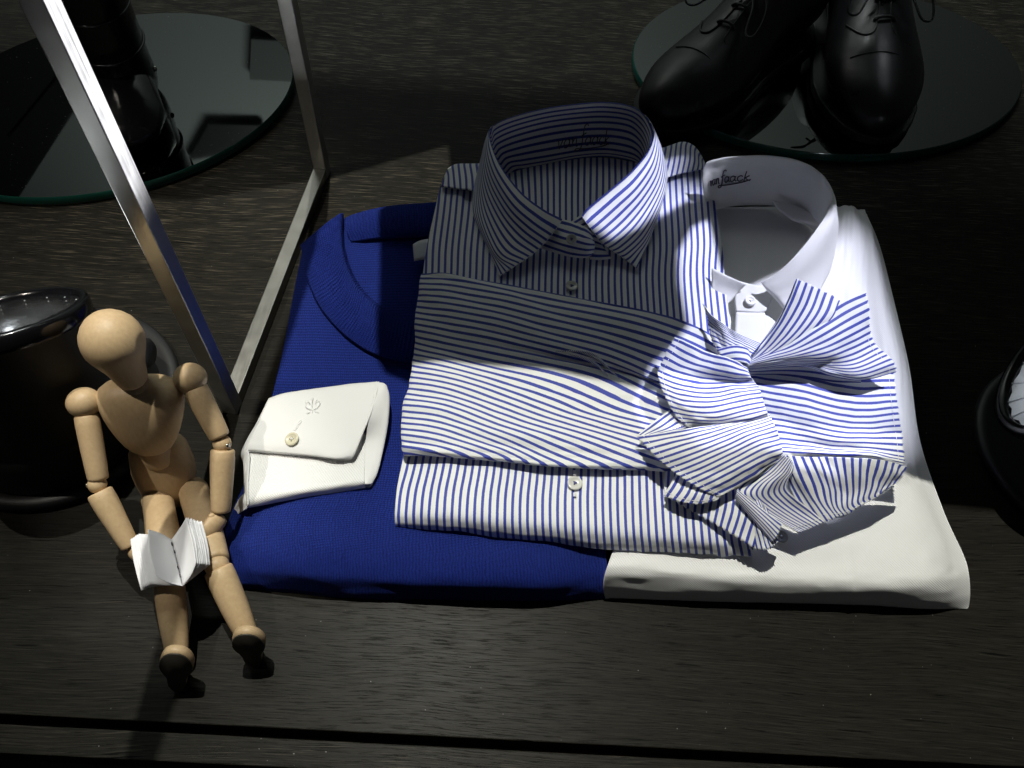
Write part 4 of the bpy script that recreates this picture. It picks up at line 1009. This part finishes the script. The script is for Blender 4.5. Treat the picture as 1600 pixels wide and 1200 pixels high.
# ------------------------------------------------------------------ shoes
def shoe(toe, heel, width, z0, label, group=None, name='leather_shoe', laces=True, side=1, sh_h=.12):
    toe = Vector((toe[0], toe[1], 0)); heel = Vector((heel[0], heel[1], 0)); d = heel - toe; L = d.length; d.normalize(); s = Vector((-d.y, d.x, 0)) * -1
    t_ = thing(name, label, 'shoe', (*((toe + heel) / 2)[:2], z0), group)
    # stations: t, half-width, top height, centre shift
    stn = [(0.0, .10, .016, 0), (.012, .34, .026, 0), (.04, .50, .034, 0), (.09, .68, .041, 0), (.16, .86, .047, .0), (.24, .98, .053, .002), (.32, 1.0, .060, .003), (.40, .95, .070, .003), (.47, .89, .082, .002), (.54, .83, .097, 0), (.61, .79, .115, 0), (.67, .77, .128, 0)]
    hwid = width / 2; Q = 28; verts = []; faces = []
    def add_ring(t, wk, h, cs, zb):
        for k in range(Q):
            a = 2 * math.pi * k / Q; c, si = math.cos(a), math.sin(a)
            x = math.copysign(abs(c) ** .85, c) * hwid * wk
            zz = si
            z = zb + (h * .42) + (zz * h * .58 if zz > 0 else zz * h * .42)
            x *= (1 - .28 * max(0, zz) ** 1.5)
            verts.append(np.array(toe + d * (L * t) + s * (x + cs * 1.0) + Vector((0, 0, z0 + z))))
    for st in stn: add_ring(st[0], st[1], st[2], st[3], .010)
    for t, wk, h in ((.74, .78, .132), (.82, .80, .130), (.90, .76, .126), (.96, .60, .118), (.995, .30, .105)): add_ring(t, wk, h, 0, .010)
    n = len(verts) // Q
    for i in range(n - 1):
        for k in range(Q): faces.append((i * Q + k, i * Q + (k + 1) % Q, (i + 1) * Q + (k + 1) % Q, (i + 1) * Q + k))
    faces.append(tuple(range(Q))[::-1]); faces.append(tuple((n - 1) * Q + k for k in range(Q)))
    mesh_obj('upper', verts, faces, M_LEA, t_, sub=1)
    # sole
    K = 20; ov = []
    ts = [0, .02, .06, .12, .2, .3, .42, .55, .68, .8, .9, .97, 1.0]; ws = [.05, .38, .62, .82, .99, 1.06, 1.0, .84, .80, .84, .80, .55, .1]
    left = [toe + d * (L * t - .004) + s * (w_ * hwid) for t, w_ in zip(ts, ws)]; right = [toe + d * (L * t - .004) - s * (w_ * hwid) for t, w_ in zip(ts, ws)]
    loop = left + right[::-1]; m_ = len(loop)
    sv = [np.array(p + Vector((0, 0, z0 + .0008))) for p in loop] + [np.array(p + Vector((0, 0, z0 + .011))) for p in loop]
    sf = [(k, (k + 1) % m_, m_ + (k + 1) % m_, m_ + k) for k in range(m_)] + [tuple(range(m_))[::-1], tuple(m_ + k for k in range(m_))]
    o = mesh_obj('sole', sv, sf, M_BLK, t_, smooth=False); md = o.modifiers.new('b', 'BEVEL'); md.width = .0015; md.segments = 2
    def top(t, x):
        """point on the upper"""
        ts_ = [q[0] for q in stn]; h = np.interp(t, ts_, [q[2] for q in stn]); wk = np.interp(t, ts_, [q[1] for q in stn])
        si = math.sqrt(max(0, 1 - x * x)); z = .010 + h * .42 + si * h * .58
        return toe + d * (L * t) + s * (x * hwid * wk * (1 - .28 * si ** 1.5)) + Vector((0, 0, z0 + z))
    up = Vector((0, 0, .001))
    # facings: the two quarter edges, with a seam
    for sd in (-1, 1):
        pts = [top(t, sd * x) + up * .6 for t, x in ((.60, .16), (.50, .17), (.40, .18), (.34, .26), (.33, .45), (.35, .62), (.40, .80))]
        tube('quarter_seam', t_, M_LEA, [Vector(p) for p in spline(pts, 40)], .0011, 6)
    pts = [top(.25, x) + up * .4 for x in (-.75, -.5, -.25, 0, .25, .5, .75)]
    tube('toe_seam', t_, M_LEA, [Vector(p) for p in spline(pts, 40)], .0007, 6)
    if laces:
        for t in (.38, .45, .52, .59):
            pts = [top(t, -.30) + up, top(t, -.15) + up * 4, top(t + .004, .15) + up * 4, top(t + .004, .30) + up]
            tube('lace', t_, M_LACE, [Vector(p) for p in spline(pts, 16)], .0016, 8)
        k0 = top(.50, 0) + up * 8
        for sd, ln_ in ((-1, 1.0), (1, .9)):
            pts = [k0, k0 + s * sd * .018 * ln_ + Vector((0, 0, .012)) - d * .010, k0 + s * sd * .042 * ln_ - d * .030 + Vector((0, 0, .002)), k0 + s * sd * .048 * ln_ - d * .050 - Vector((0, 0, .014)), k0 + s * sd * .036 * ln_ - d * .050 - Vector((0, 0, .016)), k0 + s * sd * .022 * ln_ - d * .026 - Vector((0, 0, .004)), k0 - Vector((0, 0, .002))]
            tube('lace_loop', t_, M_LACE, [Vector(p) for p in spline(pts, 50)], .0013, 8)
            pts = [k0, k0 + s * sd * .012 - d * .012 + Vector((0, 0, .004)), k0 + s * sd * .026 - d * .022 - Vector((0, 0, .008))]
            tube('lace_end', t_, M_LACE, [Vector(p) for p in spline(pts, 20)], .0012, 8)
        lathe('lace_knot', t_, M_LACE, k0 - s * .005, k0 + s * .005, dome(.3, .7, .0036, .0036, []), seg=14)
    return t_
a = P(1008, 205, .012); shoe((a[0], a[1]), (a[0] + .205, a[1] + .225), .102, .0125, 'left black leather lace-up shoe on the right mirror plate, toe pointing to the striped collar', 'black lace-up shoes on the mirror plate')
a = P(1362, 228, .010); shoe((a[0], a[1]), (a[0] + .012, a[1] + .30), .112, .0125, 'right black leather lace-up shoe on the right mirror plate, toe pointing straight to the viewer', 'black lace-up shoes on the mirror plate')
# patent boot behind the steel post
bt = thing('patent_boot', 'shiny black patent leather boot standing on the left mirror plate behind the steel post', 'boot', P(210, 170, .008))
g = Vector(P(205, 150, .0125)); fd = Vector((.28, -.96, 0)); sd_ = Vector((.96, .28, 0))
def bring(c, rx, ry, seg=28): return [np.array(Vector(c) + sd_ * rx * math.cos(2 * math.pi * k / seg) + fd * ry * math.sin(2 * math.pi * k / seg)) for k in range(seg)]
lv = []
for z, rx, ry, off in ((.0, .030, .036, .0), (.012, .034, .040, 0), (.03, .0355, .041, 0), (.055, .033, .038, -.002), (.075, .036, .042, .002), (.095, .034, .040, 0), (.13, .037, .044, 0), (.18, .042, .050, -.004), (.24, .047, .056, -.008), (.32, .052, .062, -.01), (.40, .054, .064, -.01)):
    lv += bring(g + Vector((0, 0, z)) + fd * off, rx, ry)
nl = len(lv) // 28
mesh_obj('shaft', lv, [(i * 28 + k, i * 28 + (k + 1) % 28, (i + 1) * 28 + (k + 1) % 28, (i + 1) * 28 + k) for i in range(nl - 1) for k in range(28)] + [tuple(range(28))[::-1], tuple((nl - 1) * 28 + k for k in range(28))], M_PAT, bt, sub=1)
lathe('foot_part', bt, M_PAT, g + fd * -.01 + Vector((0, 0, .024)), g + fd * .105 + Vector((0, 0, .012)), [(0, .02, .02), (.1, .032, .030), (.35, .036, .032), (.6, .042, .024), (.85, .034, .017), (.96, .020, .012), (1, .004, .004)], wide=sd_, seg=32)
tube('ankle_seam', bt, M_PAT, bring(g + Vector((0, 0, .066)), .0352, .0410, 40), .0014, 6, closed=True)
tube('ankle_seam', bt, M_PAT, bring(g + Vector((0, 0, .110)), .0360, .0425, 40), .0010, 6, closed=True)
lathe('zip_stud', bt, M_RIVET, g + sd_ * .034 + Vector((0, 0, .03)), g + sd_ * .037 + Vector((0, 0, .03)), [(0, .003), (.7, .0028), (1, .0015)], seg=14)

# ------------------------------------------------------------------ spotlights lying on the table
def lampcan(label, base, A, B, r, rb, r0, knob, nrm_):
    t_ = thing('spotlight', label, 'spotlight', (base[0], base[1], 0), 'black can spotlights on the table')
    b0 = Vector((base[0], base[1], 0.0))
    lathe('base_ring', t_, M_BLK2, b0 + Vector((0, 0, .0008)), b0 + Vector((0, 0, .011)), [(0, rb * .985), (.35, rb), (.75, rb * .995), (1, rb * .975), (1.0, rb * .90), (.8, rb * .87), (.75, rb * .5), (.75, .001)], seg=96)
    A = Vector(A); B = Vector(B); d = Vector(nrm_).normalized(); zv = Vector((0, 0, 1))
    hv = []; hf = []; S_ = 96; T_ = [0, .02, .1, .2, .27, .28, .29, .30, .4, .5, .6, .7, .8, .9, .97, 1.0]
    for t in T_:
        dir_ = zv.lerp(d, min(1, t * 1.15)).normalized(); c = A.lerp(B - d * .006, t) ; xx = Vector((1, 0, 0)); xx = (xx - dir_ * xx.dot(dir_)).normalized(); yy = dir_.cross(xx)
        rr = (r0 + (r * .97 - r0) * t ** 1.2) * (.985 if .275 < t < .295 else (.96 if t == 0 else 1))
        for k in range(S_): hv.append(np.array(c + (xx * math.cos(2 * math.pi * k / S_) + yy * math.sin(2 * math.pi * k / S_)) * rr))
    for i in range(len(T_) - 1):
        for k in range(S_): hf.append((i * S_ + k, i * S_ + (k + 1) % S_, (i + 1) * S_ + (k + 1) % S_, (i + 1) * S_ + k))
    mesh_obj('housing', hv, hf, M_BLK, t_)
    lathe('rim', t_, M_RIM, B - d * .010, B + d * .003, [(0, r * .97), (.2, r * 1.0), (.7, r * 1.0), (.93, r * .985), (1, r * .95), (.97, r * .89), (.7, r * .865), (.1, r * .86)], seg=96, caps=(False, False))
    # segmented reflector under a dusty lens: each facet a mesh of its own
    x = d.orthogonal().normalized(); y = d.cross(x); ns = 18
    for i in range(ns):
        a0 = 2 * math.pi * (i + .01) / ns; a1 = 2 * math.pi * (i + .99) / ns
        v = []; f = []
        for j in range(5):
            kk = j / 4; rr = r * (.88 - .62 * kk ** .9); zz = -.004 - .020 * kk ** 1.2
            for m_ in range(3):
                a_ = a0 + (a1 - a0) * m_ / 2; bul = (1 - .055 * (m_ == 1))
                v.append(np.array(B + d * zz + (x * math.cos(a_) + y * math.sin(a_)) * rr * bul))
        for j in range(4):
            for m_ in range(2): f.append((j * 3 + m_, j * 3 + m_ + 1, j * 3 + m_ + 4, j * 3 + m_ + 3))
        mesh_obj('reflector_facet', v, f, M_FACET, t_)
        tube('reflector_rib', t_, M_FRIB, [np.array(B + d * (-.0034 - .020 * (q / 4) ** 1.2) + (x * math.cos(a0) + y * math.sin(a0)) * r * (.87 - .62 * (q / 4) ** .9)) for q in range(5)], .0006, 6)
    bl_ = bpy.data.lights.new('can_fill', 'POINT'); bo = bpy.data.objects.new('can_fill', bl_); COL.objects.link(bo); bo.location = B - d * .0095  # added point light so reflector and lens read bright
    bl_.energy = 0.12 if base[0] < 0 else 0.07; bl_.color = (.9, .96, 1); bl_.shadow_soft_size = .003
    lathe('bulb_cap', t_, M_RIVET, B - d * .026, B - d * .015, dome(.3, .7, r * .2, r * .2, []), seg=24)
    K = 64; lens = [np.array(B - d * .0025 + (x * math.cos(2 * math.pi * k / K) + y * math.sin(2 * math.pi * k / K)) * r * .90) for k in range(K)]
    mesh_obj('lens', lens, [tuple(range(K))], M_LENS, t_, smooth=False, solid=.0015)
    # yoke arm with knob
    kn = Vector(knob); lathe('tilt_knob', t_, M_BLK2, kn - Vector((.02, 0, 0)), kn, [(0, .010), (.2, .012), (.85, .012), (1, .009)], seg=24)
    return t_
M_FRIB = simple('reflector_rib_metal', (.9, .92, .95), .35, .2)
M_FACET = simple('faceted_reflector', (0.80, 0.82, 0.84), 0.42, 0.35, 0.5, (60, 0.3, 0.002))
def lens_mat():
    mt, nt, b = nodes('dusty_lens'); ob = coords(nt)
    out = nt.nodes['Material Output']
    tr = nt.nodes.new('ShaderNodeBsdfTransparent'); gl = nt.nodes.new('ShaderNodeBsdfGlossy'); gl.inputs['Roughness'].default_value = .08
    mx = nt.nodes.new('ShaderNodeMixShader'); fr_ = nt.nodes.new('ShaderNodeFresnel'); fr_.inputs[0].default_value = 1.06
    nt.links.new(fr_.outputs[0], mx.inputs[0]); nt.links.new(tr.outputs[0], mx.inputs[1]); nt.links.new(gl.outputs[0], mx.inputs[2])
    d1 = ramp(nt, noise_(nt, ob, 420, 2, .6), [(0.66, 0.0), (0.70, 1.0)]); d2 = ramp(nt, noise_(nt, ob, 60, 3), [(0.45, 0.0), (0.75, 0.015)])
    b.inputs['Base Color'].default_value = (.62, .64, .64, 1); b.inputs['Roughness'].default_value = .8
    m2 = nt.nodes.new('ShaderNodeMixShader')
    nt.links.new(math_(nt, 'ADD', math_(nt, 'MULTIPLY', d1, .10), d2), m2.inputs[0]); nt.links.new(mx.outputs[0], m2.inputs[1]); nt.links.new(b.outputs[0], m2.inputs[2])
    nt.links.new(m2.outputs[0], out.inputs[0])
    return mt
M_LENS = lens_mat()
lampcan('black can spotlight at the left edge behind the mannequin, its dusty lens facing up', (-.383, .352), (-.378, .345, .009), (-.3493, .3297, .1524), .0549, .1006, .083, P(237, 553, .085), (-.173, .497, .851))
lampcan('black can spotlight cut off by the right edge beside the white shirt, lens tilted', (.4947, .3648), (.520, .330, .070), (.4204, .3779, .1164), .0700, .0934, .070, (.55, .27, .06), (-.856, .406, .319))
# ------------------------------------------------------------------ out of view: wall in the mirrors, added cut-outs that block the light
quad('wall', [(-3.5, 3.2, -0.9), (3.5, 3.2, -0.9), (3.5, 3.2, 3.4), (-3.5, 3.2, 3.4)], M_WALL, kind='structure')

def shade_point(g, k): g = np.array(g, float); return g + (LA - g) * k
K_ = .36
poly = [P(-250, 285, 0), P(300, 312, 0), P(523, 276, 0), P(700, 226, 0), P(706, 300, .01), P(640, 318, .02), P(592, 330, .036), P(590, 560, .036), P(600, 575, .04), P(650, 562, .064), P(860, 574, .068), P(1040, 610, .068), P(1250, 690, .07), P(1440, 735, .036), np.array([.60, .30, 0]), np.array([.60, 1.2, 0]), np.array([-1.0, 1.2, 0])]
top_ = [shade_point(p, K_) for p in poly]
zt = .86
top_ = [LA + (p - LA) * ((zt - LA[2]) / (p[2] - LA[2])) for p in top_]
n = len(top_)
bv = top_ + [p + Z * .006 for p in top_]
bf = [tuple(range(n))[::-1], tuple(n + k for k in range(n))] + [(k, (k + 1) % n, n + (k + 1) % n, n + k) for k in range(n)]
cloth = mesh_obj('light_blocker', bv, bf, M_DARK, None, smooth=False)  # unseen sheet added to block warm light, outlined from the wanted shadow edges
cloth['label'] = 'dark cut-out banner added unseen above the clothes to shade them'; cloth['category'] = 'blocker'

polyB = [P(975, 60, .1), P(1021, 213, .095), (P(1009, 243, .092)), P(983, 273, .088), P(949, 301, .083), P(918, 328, .078), P(910, 343, .077), P(955, 376, .066), P(1003, 354, .067), P(1035, 326, .066), P(1075, 308, .058), P(1112, 299, .056), P(1150, 300, .036), P(1300, 330, .036), P(1292, 370, .036), P(1240, 415, .036), P(1168, 444, .04), P(1130, 420, .045), P(1120, 332, .055), P(1085, 352, .056), P(1060, 395, .056), P(1062, 440, .056), P(1090, 490, .066), P(1072, 512, .085), P(1053, 522, .092), P(1024, 584, .09), P(1042, 650, .088), P(1110, 685, .1), P(1210, 720, .09), P(1300, 790, .06), P(1300, 1000, 0), P(500, 1000, .05), P(400, 100, .05)]  # outline of an added blocker, keeps cool light off collar and sleeve
polyC = [P(1090, 222, .09), P(1200, 232, .09), P(1262, 242, .09), P(1292, 262, .09), P(1322, 310, .06), P(1342, 342, .036), P(1362, 400, .03), P(1392, 490, .03), P(1414, 570, .03), P(1428, 650, .03), P(1428, 690, .03), P(1380, 712, .036), P(1300, 800, .036), P(1200, 900, .036), P(1200, 1100, 0), P(1750, 1000, 0), P(1750, 100, 0), P(1100, 100, 0)]  # outline of an added blocker, keeps cool light off the bare wood
for q_, zt, lb in ((polyB, .78, 'dark cut-out banner added out of view above the right side to shade the striped collar'), (polyC, 1.4, 'dark curved banner added out of view to the right to shade the bare table')):
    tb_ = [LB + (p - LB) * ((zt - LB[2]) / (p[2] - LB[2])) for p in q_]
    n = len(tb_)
    o = mesh_obj('light_blocker', tb_ + [p + Z * .005 for p in tb_], [tuple(range(n))[::-1], tuple(n + k for k in range(n))] + [(k, (k + 1) % n, n + (k + 1) % n, n + k) for k in range(n)], M_DARK, None, smooth=False)
    o['label'] = lb; o['category'] = 'blocker'
# pictures and a shelf edge on the far wall, seen only in the mirror plates
def wall_at(x, y):
    m_ = P(x, y, .012); c_ = np.array([0, 0, .024 - HC]); k = (3.195 - c_[1]) / (m_[1] - c_[1]); q = c_ + (m_ - c_) * k
    return q
def wall_panel(name, pts, mat, label, cat):
    A_ = [wall_at(*p) for p in pts]; n = len(A_)
    o = mesh_obj(name, A_ + [p + np.array([0, -.03, 0]) for p in A_], [tuple(range(n)), tuple(n + k for k in range(n))[::-1]] + [(k, (k + 1) % n, n + (k + 1) % n, n + k) for k in range(n)], mat, None, smooth=False)
    o['label'] = label; o['category'] = cat
wall_panel('wall_board', [(328, 188), (412, 190), (372, 232), (296, 245)], M_TRIM, 'small dark board on the far wall, mirrored at the right of the left plate', 'wall board')
wall_panel('wall_board', [(395, 55), (470, 60), (470, 122), (392, 118)], M_TRIM2, 'grey board on the far wall, mirrored near the far rim of the left plate', 'wall board')
wall_panel('wall_board', [(60, 40), (150, 120), (15, 330), (-60, 330), (-60, 120)], M_TRIM, 'large dark board on the far wall, mirrored left of the steel post', 'wall board')
wall_panel('trim_strip', [(97, 104), (101, 106), (18, 208), (14, 206)], M_LTRIM, 'thin pale strip on the far wall, mirrored left of the steel post', 'trim strip')
